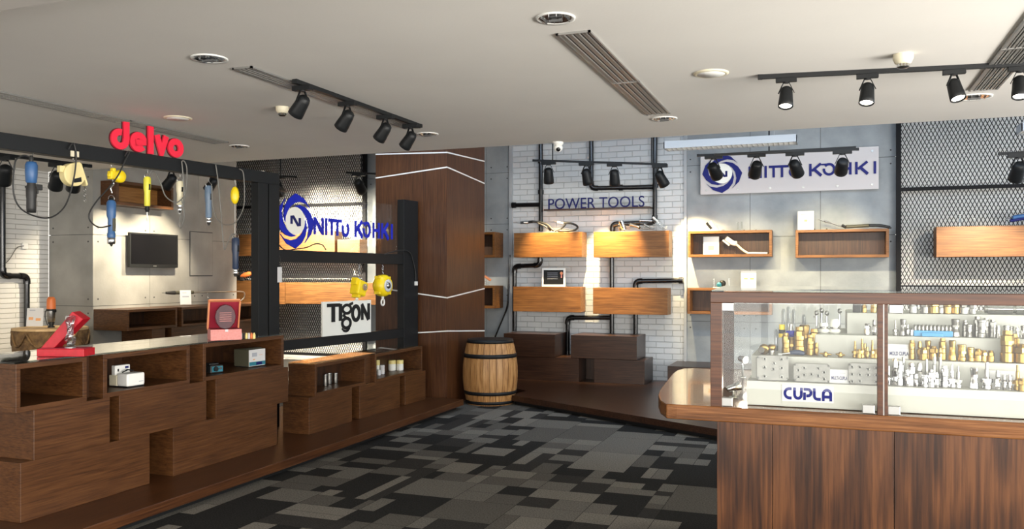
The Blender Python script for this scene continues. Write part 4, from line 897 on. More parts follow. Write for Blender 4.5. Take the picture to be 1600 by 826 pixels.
# open pink gift box with a plaque
T = thing('gift_box', 'open pink box with a maroon lined lid on the glass counter top', 'gift box', rz=YAW+math.radians(26)); k = at(T, 329, 532, z0)
w_ = 47*k; dd = .22; hh = 17*k
MB().box(0, w_, 0, dd, 0, hh).build('box_base', 'pink', T, bev=.003); MB().box(.006, w_-.006, .006, dd-.006, hh, hh+.001).build('lining', 'maroon', T)
m = MB(); L1 = 50*k; th = math.radians(118); up_ = Vector((0, math.cos(th)*.9, math.sin(th))); nf = Vector((0, -math.sin(th), math.cos(th)))
vs = [];  Q0 = Vector((0, dd, hh))
for t, x in ((0, 0), (0, w_), (1, w_), (1, 0)):
    p_ = Q0+up_*L1*t+Vector((x, 0, 0)); vs.append(p_); 
vs2 = [p_-nf*.012+Vector((0, .022, 0)) for p_ in vs]; m.add(vs+vs2, [(0, 1, 2, 3), (7, 6, 5, 4), (0, 4, 5, 1), (1, 5, 6, 2), (2, 6, 7, 3), (3, 7, 4, 0)]); m.build('box_lid', 'maroon', T)
m = MB(); 
for x in (0, w_): m.bar(Q0+Vector((x, 0, 0)), Q0+up_*L1+Vector((x, 0, 0)), .012, .05, (0, -1, .5))
m.bar(Q0+up_*L1, Q0+up_*L1+Vector((w_, 0, 0)), .012, .05, (0, -1, .5)); m.build('lid_rim', 'orangebox', T)
MB().box(w_*.46, w_*.56, -.003, 0, hh-.02, hh).build('clasp', 'paper', T)
T = thing('crystal_plaque', 'faceted plum tinted crystal plaque in the open pink box', 'plaque', rz=YAW+math.radians(26)); T.location = PZ(329, 532, z0)+Vector((math.cos(YAW+.454), math.sin(YAW+.454), 0))*.5*w_+Vector((-math.sin(YAW+.454), math.cos(YAW+.454), 0))*.06+Vector((0, 0, hh+.002))
m = MB(); m.prism([(x*16*k, 19*k+y*20*k) for x, y in [(math.cos(t), math.sin(t)) for t in [2*PI*i/12 for i in range(12)]]], -.012, .012, fr=(Vector((0, 0, 0)), Vector((1, 0, 0)), Vector((0, 0, 1)), Vector((0, -1, 0)))); m.build('disc', 'crystal_plum', T, bev=.004)
m = MB(); [m.box(-9*k, 9*k, -.0135, -.0125, (12+i*3.2)*k, (12.8+i*3.2)*k) for i in range(5)]; m.build('inscription', 'pink', T)
# vials at the end of the top
for i, (u, mt) in enumerate(((377, 'paper'), (381, 'rubber'), (385, 'yellowcap'), (389, 'paper'), (393, 'orange'), (397, 'yellowcap'))):
    p_ = PZ(u, 529, z0); p_.z = z0; o = MB().lathe([(.010, 0), (.012, .004), (.012, .035), (.008, .04), (.008, .05)], n=10).build('small_vial', mt, off=(0, 0, 0)); o.location = p_
    tagm(o, ('white vial next to the pink box', 'dark vial, second from the pink box', 'first cream vial beyond the pink box', 'white vial in the middle of the small row', 'orange vial near the end of the small row', 'last cream vial near the frame post')[i], 'vial', 'small vials on the counter end')
# white machine
zi = Z2+.034; T = thing('screw_feeder', 'white tabletop machine inside the open box of the front counter', 'machine', rz=math.radians(85)); k = at(T, 199, 604, zi); T.location = PX(199, 604, LX-.05); T.location.z = zi
m = MB(); m.box(0, .155, 0, .11, .008, .10); m.build('front_body', 'white', T, bev=.012, seg=3)
MB().box(-.0, .155, .11, .19, .008, .085).build('rear_body', 'cream', T, bev=.004)
MB().box(.0, .13, .125, .165, .084, .155).build('control_panel', 'white', T, bev=.006)
MB().box(.02, .032, .1235, .125, .11, .13).build('switch', 'black', T)
MB().box(.085, .115, .1235, .125, .128, .143).build('badge', 'navy', T); MB().box(.10, .14, -.001, 0, .035, .04).build('print', 'print_grey', T)
m = MB(); m.tube(smooth([(.03, .09, .105), (.07, .08, .12), (.10, .12, .118), (.13, .09, .108)]), .005, 6); m.build('feed_arm', 'black', T)
MB().box(.005, .15, .005, .185, 0, .008).build('base_plate', 'black', T)
# grey meter
T = thing('power_controller', 'grey cased meter with a white and teal front in the far open box', 'power supply', rz=math.radians(85)); p_ = PX(388.5, 576, LX-.1); p_.z = zi; T.location = p_; k = depth(p_)/F
MB().box(0, .21, 0, .17, .006, .155).build('case', 'olive', T, bev=.004); MB().box(.003, .207, -.003, 0, .008, .153).build('front_panel', 'paper', T)
MB().box(.005, .205, -.005, -.003, .012, .045).build('lower_strip', 'teal', T); MB().box(.04, .10, -.005, -.003, .09, .125).build('display', 'print_grey', T)
MB().box(.13, .17, -.005, -.003, .10, .103).build('print', 'print_orange', T); MB().box(.05, .075, -.005, -.003, .06, .07).build('button', 'print_orange', T); MB().box(.09, .16, -.008, -.005, .016, .04).build('terminal', 'navy', T); MB().box(.01, .20, .01, .16, 0, .006).build('foot_plate', 'rubber', T)
MB().box(.02, .22, .05, .12, .155, .160).build('carry_handle', 'olive', T)
T = thing('bench_power_unit', 'small black device with a teal side and round knob left of the meter', 'device', rz=math.radians(74)); p_ = PX(329, 587, LX-.1); p_.z = zi; T.location = p_
MB().box(0, .12, 0, .13, 0, .065).build('case', 'rubber', T, bev=.008); MB().box(.012, .115, -.003, 0, .01, .055).build('front_panel', 'teal', T); MB().cyl((.045, -.003, .035), (.045, -.018, .035), .02, 16).build('knob', 'black', T); MB().cyl((.09, -.003, .038), (.09, -.010, .038), .011, 12).build('dial', 'chrome', T); MB().box(.01, .1, .03, .1, .065, .08).build('top_module', 'rubber', T, bev=.006)
p_ = Vector((LX-.06, yb[5]+.012, Z2+.02)); o = MB().box(-.02, .02, -.01, .012, 0, .06).build('end_socket', 'white', off=(0, 0, 0), bev=.003); o.location = p_; tagm(o, 'small white socket block on the end of the front counter', 'socket')
# cups and jars of the far counter
zj = Q1+.034
for lab, u, v, h, r in (('silver cup, leftmost and farthest back of the three', 500, 599, 17, 5), ('silver cup in the middle of the three', 508, 603, 18, 3.8), ('silver cup standing apart at the right', 524, 598.5, 16, 4)):
    p_ = PZ(u, v, zj); p_.x = max(min(p_.x, LX-.04), LB2+.06); k = depth(p_)/F; T = thing('metal_cup', lab, 'cup', p_, 'silver cups in the far counter')
    MB().lathe([(r*k*.9, 0), (r*k, h*k*.1), (r*k*.92, h*k*.5), (r*k, h*k)], n=18).build('body', 'nickel', T); MB().lathe([(r*k*1.02, h*k), (r*k*1.02, h*k*1.05), (r*k*.6, h*k*1.06)], n=18).build('rim', 'chrome', T)
for lab, u, v, h, r, cap in (('tall narrow jar at the left of the five', 590, 584, 22, 3.6, 'yellowcap'), ('short clear jar second from the left', 597, 584, 14, 4, 'paper'), ('wide yellow lidded jar in the middle', 608, 578, 16, 6, 'yellowcap'), ('square yellow jar standing apart at the right', 625, 578, 16, 5.4, 'yellowcap'), ('small white jar in front of the left pair', 592, 586, 9, 3, 'paper')):
    p_ = PZ(u, v, zj); p_.x = max(min(p_.x, LX-.04), LB2+.06); k = depth(p_)/F; T = thing('sample_jar', lab, 'jar', p_, 'jars in the far counter')
    MB().lathe([(r*k*.95, 0), (r*k, h*k*.08), (r*k, h*k*.6), (r*k*.8, h*k*.66)], n=18).build('jar_body', 'paper' if cap == 'paper' else 'acry', T); MB().lathe([(r*k*.98, h*k*.64), (r*k*1.0, h*k*.95), (r*k*.9, h*k)], n=18).build('lid', cap, T)

# television
a, b = PX(203, 362.5, GX+.10), PX(278.3, 418.2, GX+.10)
T = thing('television', 'black flat television mounted on the grey cement wall', 'television', (GX+.06, (a.y+b.y)/2, b.z)); L = T.location
MB().box(GX+.06, GX+.10, a.y, b.y, b.z, a.z).build('bezel', 'black', T, L, bev=.004); MB().box(GX+.10, GX+.101, a.y+.02, b.y-.02, b.z+.045, a.z-.02).build('screen', 'screen', T, L)
MB().box(GX+.10, GX+.102, (a.y+b.y)/2-.03, (a.y+b.y)/2+.03, b.z+.015, b.z+.027).build('badge', 'steel', T, L); MB().box(GX, GX+.06, (a.y+b.y)/2-.15, (a.y+b.y)/2+.15, (a.z+b.z)/2-.15, (a.z+b.z)/2+.15).build('wall_bracket', 'black', T, L)
# carved stump table
q1 = PY(80, 511, 7.6); T = thing('stump_table', 'carved wooden stump table by the slim brick wall', 'table', (q1.x, 7.6, 0)); zt_ = q1.z; rt = .40
def stump(r, h, n=40, a=.018): return [((r*(1+a*math.sin(5*t)+a*.7*math.sin(11*t+1)))*math.cos(t), (r*(1+a*math.sin(5*t)+a*.7*math.sin(11*t+1)))*math.sin(t)) for t in [2*PI*i/n for i in range(n)]]
m = MB(); vs = []; rows = 8
for i in range(rows+1):
    for x, y in stump(rt*(1.03-.05*math.sin(i/rows*PI)), 0): vs.append((x, y, (zt_-.03)*i/rows))
m.add(vs, [(i*40+q_, i*40+(q_+1) % 40, i*40+40+(q_+1) % 40, i*40+40+q_) for i in range(rows) for q_ in range(40)], 0, False); m.build('trunk', 'stump', T)
m = MB(); m.prism(stump(rt*1.02, 0), zt_-.03, zt_); m.build('table_top', 'stumptop', T, bev=.006)
m = MB()
for i in range(9):
    a0 = 2*PI*i/9; a1 = 2*PI*(i+1)/9; m.tube([(rt*1.03*math.cos(a0+(a1-a0)*t), rt*1.03*math.sin(a0+(a1-a0)*t), zt_-.05-.16*math.sin(PI*t)) for t in [j/8 for j in range(9)]], .013, 6)
m.build('carved_swag', 'stump', T)
def card(name, label, u0, u1, v0, v1, pl, tilt=.0, pr=(), ruz=0, m_='paper', group=None):
    # printed card in an upright holder; pl(u, v) gives the point on its plane
    a, b = pl((u0+u1)/2, v1), pl((u0+u1)/2, v0); k = depth(a)/F; w = (u1-u0)*k; h = (v1-v0)*k; T = thing(name, label, 'card', a, group, rz=ruz)
    MB().box(-w/2, w/2, -.0015, .0015, 0, h).build('card', m_, T); MB().box(-w/2, w/2, .0015, .03, 0, .003).build('stand', 'acrylic', T)
    for i, (x0, x1, y0, y1, mt) in enumerate(pr): MB().box(-w/2+w*x0, -w/2+w*x1, -.0022, -.0015, h*y0, h*y1).build('print', mt, T)
    T.rotation_euler[0] = -tilt; return T
PT = lambda u, v: PY(u, v, 7.45)
card('information_card', 'white printed card standing on the carved stump table', 41, 67, 481, 509.5, PT, .1, ((.12, .4, .35, .5, 'print_orange'), (.55, .85, .3, .45, 'print_orange'), (.15, .5, .85, .9, 'print_grey')), YAW)
p_ = PY(80, 508, 7.55); p_.z = zt_; k = depth(p_)/F; T = thing('belt_tool', 'orange topped cylindrical tool on a black stand on the stump table', 'power tool', p_)
MB().lathe([(5*k, 0), (5*k, 2*k), (3*k, 3*k), (5*k, 8*k), (4*k, 9*k)], n=16).build('stand', 'black', T); MB().lathe([(4.5*k, 9*k), (5.5*k, 11*k), (6*k, 27*k), (6*k, 29*k)], n=18).build('barrel', 'nickel', T)
MB().lathe([(6.4*k, 28*k), (6.6*k, 31*k), (6.2*k, 44*k), (4*k, 48*k), (.1*k, 48*k)], n=18).build('motor_cover', 'orange', T); m = MB(); m.lathe([(7*k, 26*k), (7*k, 29*k)], n=18); m.box(0, 9*k, -2*k, 2*k, 24*k, 28*k); m.build('clamp_ring', 'black', T, bev=.002)
MB().tube(smooth([(-4*k, 0, 40*k), (-9*k, 0, 30*k), (-13*k, 0, 20*k), (-9*k, 0, 6*k), (-4*k, 0, 2*k)]), .005, 6).build('cord', 'rubber', T)
# rod tool and card on the television cabinets
p1_, p2_ = PX(254, 457.5, GX+.22), PX(376, 455, GX+.22); zr_ = zc1
T = thing('extension_rod_tool', 'long chrome rod tool with black grip on stands above the television cabinets', 'power tool', ((p1_.x+p2_.x)/2, (p1_.y+p2_.y)/2, zr_)); L = T.location
d_ = (p2_-p1_)
MB().tube([p1_, p1_+d_*.04], .004, 6).build('needle', 'steel', T, L); MB().tube([p1_+d_*.04, p1_+d_*.14], .028, 12, rf=lambda t: .6+.4*min(1, t*4)).build('grip', 'rubber', T, L)
MB().tube([p1_+d_*.14, p1_+d_*.36], .024, 12).build('sleeve', 'olive', T, L); MB().tube([p1_+d_*.36, p2_], .010, 8).build('rod', 'steel', T, L)
MB().tube(smooth([p2_-d_*.02, p2_+Vector((.02, .06, -.02)), p2_+Vector((.0, .08, -.10)), p2_+Vector((.0, -.02, -.155))]), .011, 8).build('bent_end', 'steel', T, L)
for t in (.2, .55): q_ = p1_+d_*t; MB().cyl((q_.x, q_.y, zr_), (q_.x, q_.y, q_.z), .006, 8).build('stand', 'acrylic', T, L)
card('information_card', 'white card leaning on the rod tool above the television cabinets', 282, 299, 453, 475.5, lambda u, v: PX(u, v, GX+.32), .12, ((.2, .8, .5, .6, 'print_grey'), (.2, .6, .8, .85, 'print_grey')), math.radians(60))
# tools on the left mesh boxes
p_ = PY(385, 438, 11.9); p_.z = wz((340+404)/2, 438, 11.88); k = depth(p_)/F; T = thing('orange_tool', 'orange and black tool on the golden box at the left mesh', 'power tool', p_)
MB().lathe([(3*k, -10*k), (4*k, -6*k), (4*k, 6*k), (2*k, 9*k)], (0, 0, 9*k), (1, 0, .25), 14).build('motor', 'orange', T); m = MB(); m.box(-10*k, -4*k, -3*k, 3*k, 0, 14*k); m.cyl((6*k, 0, 0), (6*k, 0, 7*k), 1*k, 8); m.build('handle', 'rubber', T, bev=.004)

# ================================================================ BACK WALL SIGNS AND TOOLS
# acrylic sign plate with blue logo and lettering
ys_ = BW-.07; a, b, c_, d_ = PY(1094.5, 243, ys_), PY(1373, 227, ys_), PY(1374, 295.5, ys_), PY(1094.5, 303.5, ys_)
z1_, z0_ = (a.z+b.z)/2, (c_.z+d_.z)/2; O = Vector((a.x, ys_, z0_)); T = thing('company_sign', 'large pale acrylic sign with blue vortex logo on the grey panels', 'sign', O)
MB().box(0, b.x-a.x, 0, .012, 0, z1_-z0_).build('acrylic_plate', mat('pale_pink_acrylic', (.55, .52, .52), .12, spec=.7), T, bev=.002)
for i in range(6):
    for zz in (.06, z1_-z0_-.06):
        if zz > .1 and i in (1, 2, 3, 4): continue
        x = .08+(b.x-a.x-.16)*i/5; MB().cyl((x, -.008, zz), (x, .065, zz), .016, 12).build('standoff_bolt', 'steel', T)
cl = PY(1128.4, 271, ys_); k = depth(cl)/F; frl = (Vector((cl.x-O.x, -.001, cl.z-O.z)), Vector((1, 0, 0)), Vector((0, 0, 1)), Vector((0, -1, 0)))
vortex(T, frl, 29*k, 'blue')
l0, l1 = PY(1169.5, 278, ys_), PY(1369, 272, ys_); lh = 18.3*k; mb = MB()
letters_nitto(T, 'blue', (Vector((l0.x-O.x, -.001, (l0.z+l1.z)/2-O.z)), Vector(((l1.x-l0.x)/(10.45*lh), 0, 0)), Vector((0, 0, 1)), Vector((0, -1, 0))), lh)
# power tools lettering on a little ledge
yl = BW-.16; a, b = PY(851, 327, yl), PY(1016, 322, yl); T = thing('lettered_ledge', 'thin dark ledge with navy power tools lettering on the white brick', 'sign', a); zl_ = PY(930, 325, yl).z-a.z
MB().box(0, b.x-a.x, -.05, .159, zl_-.02, zl_).build('ledge', 'blockX', T, bev=.002)
t0_, t1_ = PY(857, 322, yl), PY(1007, 322, yl); k = depth(t0_)/F
text_mesh('lettering', 'POWER TOOLS', 16.5*k, .015, (Vector((t0_.x-a.x, -.0, zl_)), Vector((1, 0, 0)), Vector((0, 0, 1)), Vector((0, -1, 0))), 'navy', T, width=t1_.x-t0_.x, offset=0)

def tubes(name, label, cat, Y, zb, parts, group=None):
    # small tools described by pixel polylines on the plane Y; zb = resting height
    P0 = None; T = None
    for nm, mt, r, pts in parts:
        P = [PY(u, v, Y) for u, v in pts]; k = depth(P[0])/F
        if T is None: c = P[0]; T = thing(name, label, cat, (c.x, Y, zb), group); L = T.location
        P = [Vector((p.x, Y+.03*math.sin(i*1.3), max(p.z, zb+r*k))) for i, p in enumerate(P)]
        MB().tube(smooth(P, 5) if len(P) > 2 else P, r*k, 10).build(nm, mt, T, L)
    return T
yt = YS+.13; zs1 = wz(856, 363, YS); zs2 = wz(986, 361, YS); zs3 = wz(855, 448, YS)
tubes('air_grinder', 'black hose tool with a thin nozzle on the left shelf', 'power tool', yt, zs1, [('nozzle', 'steel', .8, [(806, 347), (815, 348)]), ('body', 'rubber', 2.0, [(813, 348), (822, 347), (832, 346)]), ('sleeve', 'steel', 2.4, [(818, 347.5), (824, 347)]), ('hose', 'rubber', 1.8, [(832, 346), (843, 347), (855, 351), (862, 357), (866, 360)]), ('hose', 'rubber', 1.3, [(840, 348), (852, 354), (860, 360)])])
tubes('air_grinder', 'tool with a looped black hose at the right of the left shelf', 'power tool', yt, zs1, [('nozzle', 'steel', .8, [(866, 345), (872, 347)]), ('body', 'white', 1.8, [(871, 347), (880, 349)]), ('hose', 'rubber', 1.6, [(880, 348), (893, 349), (902, 354), (899, 359), (885, 361), (872, 361)]), ('hose', 'rubber', 1.3, [(884, 350), (876, 357), (866, 361)]), ('grip', 'rubber', 2.6, [(875, 361), (888, 362)])])
# certificate
a, b = PY(864, 447, SY+.12), PY(884, 420, SY+.12); k = depth(a)/F; T = thing('framed_certificate', 'black certificate with a red rosette in a white stand on the shelf', 'certificate', (PY(865, 447, YS+.1).x, YS+.1, zs3))
MB().box(-19*k, 19*k, -.005, .012, 0, 29*k).build('frame', 'white', T, bev=.003); MB().box(-16*k, 16*k, -.007, -.005, 4*k, 26*k).build('black_sheet', 'black', T)
MB().cyl((13*k, -.007, 21*k), (13*k, -.009, 21*k), 2.4*k, 14).build('rosette', 'orangebox', T); MB().box(12*k, 14*k, -.009, -.007, 14*k, 19*k).build('ribbon', 'pink', T)
m = MB(); [m.box(-10*k, 7*k, -.0075, -.007, (12+3*i)*k, (12.8+3*i)*k) for i in range(4)]; m.build('printed_lines', 'print_grey', T); MB().box(-19*k, 19*k, .012, .09, 0, .006).build('stand', 'white', T)
# clear tools on the upper right shelf
tubes('clear_tool_model', 'clear acrylic mounted tool at the left of the upper right shelf', 'power tool', yt, zs2, [('body', 'acrylic', 4.5, [(966, 352), (984, 354)]), ('head', 'chrome', 4, [(970, 345), (974, 358)]), ('handle', 'nickel', 2.2, [(984, 350), (994, 353), (999, 356)]), ('foot', 'rubber', 1.3, [(968, 355), (968, 360)])])
tubes('clear_tool_model', 'clear cased tool with chrome trigger in the middle of the shelf', 'power tool', yt, zs2, [('body', 'acrylic', 5.0, [(1000, 353), (1022, 354)]), ('barrel', 'chrome', 2.0, [(999, 344), (1018, 345)]), ('trigger', 'steel', 1.5, [(1006, 350), (1016, 356)]), ('foot', 'acrylic', 1.4, [(1002, 355), (1002, 360)])])
tubes('clear_tool_model', 'clear slanting tool model at the right end of the shelf', 'power tool', yt, zs2, [('body', 'acrylic', 4.5, [(1024, 342), (1032, 352), (1040, 359)]), ('nozzle', 'white', 1.8, [(1020, 339), (1027, 346)]), ('foot', 'acrylic', 1.4, [(1036, 354), (1036, 360)])])
# grey panel boxes: cards and tools
zb1_ = wz(1140, 401)+.036; zt1 = wz(1140, 360); zt2 = wz(1316, 358); zt3 = wz(1140, 450)
PB = lambda u, v: PY(u, v, SY+.08)
def cardz(label, u0, u1, v0, z, h_px, pr, Y=SY+.08, m_='paper'):
    T = card('information_card', label, u0, u1, v0, v0+h_px, lambda u, v: PY(u, v, Y), .06, pr, 0, m_, 'information cards on the wall boxes'); T.location.z = z; return T
blu = ((.0, 1, .7, 1, 'print_grey'), (.3, .7, .25, .5, 'print_orange'))
cardz('white card with a grey heading inside the left open wall box', 1099, 1123, 369, zb1_, 28, blu)
cardz('tall white card on top of the right open wall box', 1247, 1271, 328, zt2, 30, ((.2, .5, .8, .85, 'print_grey'), (.4, .6, .45, .55, 'print_orange')))
cardz('white card standing behind the corner of the glass showcase', 1158, 1181, 423, zt3, 27, ((.0, 1, .88, 1, 'print_grey'), (.2, .45, .5, .6, 'print_orange'), (.6, .85, .5, .6, 'print_orange')))
tubes('angle_tool', 'white gun shaped tool with a curved hose in the left open wall box', 'power tool', SY+.1, zb1_, [('head', 'acry', 4.2, [(1134, 372), (1144, 379), (1150, 380)]), ('stand', 'acrylic', 1.0, [(1131, 377), (1131, 396)]), ('stand', 'acrylic', 1.0, [(1148, 382), (1148, 396)]), ('neck', 'cream', 1.8, [(1150, 381), (1160, 390), (1168, 395)]), ('hose', 'white', 1.5, [(1168, 395), (1182, 395), (1199, 396)]), ('trigger', 'white', 1.5, [(1129, 375), (1139, 383)])])
tubes('spare_blade_set', 'small black and yellow blade set on top of the left open box', 'blade set', SY+.12, zt1, [('blade', 'black', 2.0, [(1104, 348), (1111, 357)]), ('blade', 'cream', 2.4, [(1110, 345), (1118, 357)]), ('stand', 'acrylic', 1.2, [(1120, 352), (1122, 358)])])
tubes('clear_display_stand', 'little clear stand on top of the left open box', 'stand', SY+.12, zt1, [('post', 'acrylic', 1.5, [(1153, 346), (1153, 358)]), ('post', 'acrylic', 1.5, [(1159, 346), (1159, 358)])])
tubes('air_hammer', 'long black curved air tool on top of the right open wall box', 'power tool', SY+.1, zt2, [('needle', 'steel', .7, [(1279, 342), (1291, 347)]), ('tip', 'steel', 1.3, [(1288, 345), (1297, 347)]), ('shaft', 'steel', .9, [(1295, 347), (1316, 354)]), ('collar', 'rubber', 2.4, [(1316, 352), (1322, 355)]), ('body', 'olive', 2.6, [(1322, 354), (1340, 353), (1358, 352)]), ('hose', 'rubber', 2.2, [(1358, 352), (1376, 352), (1391, 355)])])
p_ = PY(1129, 446, SY+.1); k = depth(p_)/F; T = thing('bearing_sample', 'small colourful bearing sample between clear posts on the lower box', 'sample', (p_.x, SY+.1, zt3))
MB().box(-14*k, 10*k, -.04, .05, 0, .012).build('base', 'cream', T); MB().lathe([(2*k, -3*k), (5*k, -2*k), (5*k, 2*k), (2*k, 3*k)], (0, 0, 6*k+.01), (0, 1, 0), 16).build('ring', 'black', T)
MB().lathe([(2*k, -3*k), (4*k, -2*k), (4*k, 2*k)], (-5*k, -.01, 4*k+.01), (0, 1, .3), 14).build('ring', 'teal', T); [MB().box(x*k, (x+2)*k, -.002, .002, .012, 15*k).build('post', 'acrylic', T) for x in (-14, 9)]
# right mesh box tools
zr_ = wz(1530, 353, 11.8)
tubes('air_chisel', 'blue bodied tool with a pointed nozzle on the right mesh shelf', 'power tool', 11.92, zr_, [('nozzle', 'steel', 1.0, [(1571, 343), (1582, 339)]), ('body', 'tool_blue', 3.2, [(1582, 340), (1600, 337), (1630, 336)]), ('guard', 'navy', 2.4, [(1578, 345), (1600, 341)]), ('stand', 'acrylic', 1.2, [(1590, 344), (1590, 352)])])
for i, (u, h_) in enumerate(((1500, 20), (1522, 13))):
    p_ = PY(u, 352, 11.92); k = depth(p_)/F; T = thing('clear_bottle', ('tall clear bottle on the right mesh shelf', 'short clear bottle on the right mesh shelf')[i], 'bottle', (p_.x, 11.92, zr_), 'clear bottles on the mesh shelf')
    MB().lathe([(3*k, 0), (3*k, h_*.4*k), (1.4*k, h_*.6*k), (1.4*k, h_*.9*k)], n=14).build('glass_body', 'acrylic', T); MB().lathe([(1.6*k, h_*.9*k), (1.6*k, h_*k)], n=12).build('cap', 'white', T)
tubes('clear_tool_model', 'small clear and cream tool on the lower golden box beside the column', 'power tool', BW-.2, wz(730, 446, BW-.36), [('body', 'orangebox', 2.0, [(757, 431), (766, 438)]), ('foot', 'acrylic', 2, [(756, 440), (764, 445)])])

# ================================================================ GLASS SHOWCASE COUNTER AT THE RIGHT
zS = 1.032; Yf = PZ(1110, 634.5, zS).y; XR = 2.4
T = thing('showcase_counter', 'large walnut veneered counter with a rounded slab top at the right', 'counter', (1.0, Yf+.7, 0)); L = T.location
pp = [PZ(u, v, zS) for u, v in ((1055, 634), (1041, 630.5), (1032, 624.5), (1028.6, 616), (1031, 609), (1037, 601), (1045, 590.5), (1051, 583), (1058, 578), (1068, 575.3), (1082, 574.8))]
yb_ = pp[-1].y; poly = [(XR, Yf), (pp[0].x+.05, Yf)]+[(p.x, p.y) for p in pp]+[(XR, yb_)]
for i, p in enumerate(poly): poly[i] = (p[0], max(p[1], Yf))
zSb = PZ  # slab underside from the front edge
zs_ = H-228*(depth(PZ(1120, 634.5, zS)))/F
MB().prism([(p[0]-L.x, p[1]-L.y) for p in poly], zs_, zS).build('slab_top', 'slabX', T, bev=.006)
bx0 = PY(1120, 700, Yf+.012).x
PN = [bx0, PY(1207, 700, Yf+.012).x, PY(1397, 700, Yf+.012).x, 1.55, XR-.05]
for i in range(4): MB().box(PN[i]+.0015, PN[i+1]-.0015, Yf+.012, Yf+.03, 0, zs_).build('front_panel', 'counterZ', T, L, bev=.001)
MB().box(bx0+.001, XR-.06, Yf+.031, yb_-.06, 0, zs_-.001).build('carcass', 'counterZ', T, L)
# case frame
zt0, zt1_ = H-42.5*(depth(PY(1130, 472.5, Yf)))/F, H-26*(depth(PY(1110, 456, Yf)))/F
xa = PY(1110, 560, Yf+.003).x; xb = PY(1128, 560, Yf+.003).x; pw = xb-xa; ybk = PZ(1137, 575.5, zS).y-.02; xk = PZ(1130, 576, zS).x
T = thing('glass_showcase', 'glass display case with walnut frame standing on the slab counter', 'showcase', (1.0, Yf+.7, zS)); L = T.location; y0f = Yf+.003
def sbox(n, m_, *a, **k): return MB().box(*a).build(n, m_, T, L, **k)
sbox('post', 'rail', xa, xb, y0f, y0f+.05, zS, zt0, bev=.002); sbox('post', 'rail', xk, xk+.07, ybk-.05, ybk, zS, zt0, bev=.002)
xd = [PY(u, 560, y0f).x for u in (1371, 1380, 1382, 1387.5)]
sbox('divider_post', 'rail', xd[0], xd[1], y0f, y0f+.05, zS, zt0, bev=.001); sbox('divider_post', 'rail', xd[2], xd[3], y0f, y0f+.05, zS, zt0, bev=.001); sbox('divider_seal', 'alu', xd[1], xd[2], y0f+.004, y0f+.04, zS, zt0)
sbox('post', 'rail', XR-.12, XR-.05, y0f, y0f+.05, zS, zt0); sbox('post', 'rail', XR-.12, XR-.05, ybk-.05, ybk, zS, zt0)
sbox('front_rail', 'rail', xa, XR-.05, y0f-.001, y0f+.05, zt0, zt1_, bev=.002); sbox('back_rail', 'rail', xk, XR-.05, ybk-.05, ybk, zt0, zt1_, bev=.002)
MB().prism([(xa, y0f+.05), (xa+.06, y0f+.05), (xk+.06, ybk-.05), (xk, ybk-.05)], zt0, zt1_).build('side_rail', 'rail', T, L)
MB().prism([(xa+.005, y0f+.005), (XR-.06, y0f+.005), (XR-.06, ybk-.005), (xk+.005, ybk-.005)], zt1_+.001, zt1_+.009).build('top_glass', 'glasstop', T, L)
sbox('front_glass', 'glass', xb, xd[0], y0f+.018, y0f+.024, zS+.003, zt0); sbox('front_glass', 'glass', xd[3], XR-.12, y0f+.018, y0f+.024, zS+.003, zt0)
sbox('back_glass', 'glass', xk+.07, XR-.12, ybk-.03, ybk-.024, zS+.003, zt0)
MB().prism([(xa+.02, y0f+.05), (xa+.026, y0f+.05), (xk+.026, ybk-.05), (xk+.02, ybk-.05)], zS+.003, zt0).build('side_glass', 'glass', T, L)
for u, v, w in ((1137, 481, 18), (1136, 632, 17), (1357, 642, 18), (1397, 643, 18), (1400, 480, 20)):
    p_ = PY(u, v, y0f+.01); k = depth(p_)/F; hh = .020; zc = zS+.003 if v > 600 else zt0-2*hh
    MB().box(p_.x-w/2*k, p_.x+w/2*k, y0f+.006, y0f+.034, zc, zc+2*hh).build('glass_clamp', 'steel', T, L, bev=.003)
m = MB(); m.box(xb-.001, xb+.003, y0f+.016, y0f+.026, zS, zt0); m.box(xb, xd[0], y0f+.016, y0f+.026, zt0-.004, zt0); m.build('glass_edge', 'acrylic', T, L)
# stepped white risers
r = [Yf+.10, Yf+.22, Yf+.34, Yf+.46]
hz = [H-(v-CV)*depth(PY(1400, v, y))/F for v, y in zip((604, 562, 525, 489.5), r)]
x1 = PY(1167, 600, r[0]).x; x2 = PY(1174, 556, r[1]).x; x3 = PY(1273.5, 522, r[2]).x; x4 = PY(1323.5, 500, r[3]).x; yend = r[3]+.45
for i, (xx, lab) in enumerate(((x1, 'lowest and frontmost white display step in the showcase'), (x2, 'second white display step from the bottom in the showcase'), (x3, 'third white display step from the bottom in the showcase'), (x4, 'topmost white display step in the showcase'))):
    y1_ = r[i+1]-.001 if i < 3 else yend; o = MB()
    if i < 3:
        nx = (x2, x3, x4)[i]; o.prism([(xx, r[i]), (XR-.15, r[i]), (XR-.15, y1_), (nx-.001, y1_), (nx-.001, yend), (xx, yend)], zS+.003, hz[i])
    else: o.box(xx, XR-.15, r[i], yend, zS+.003, hz[i])
    o = o.build('display_step', 'step', off=(xx, r[i], zS+.003), bev=.0015); tagm(o, lab, 'display step', 'white display steps in the showcase')
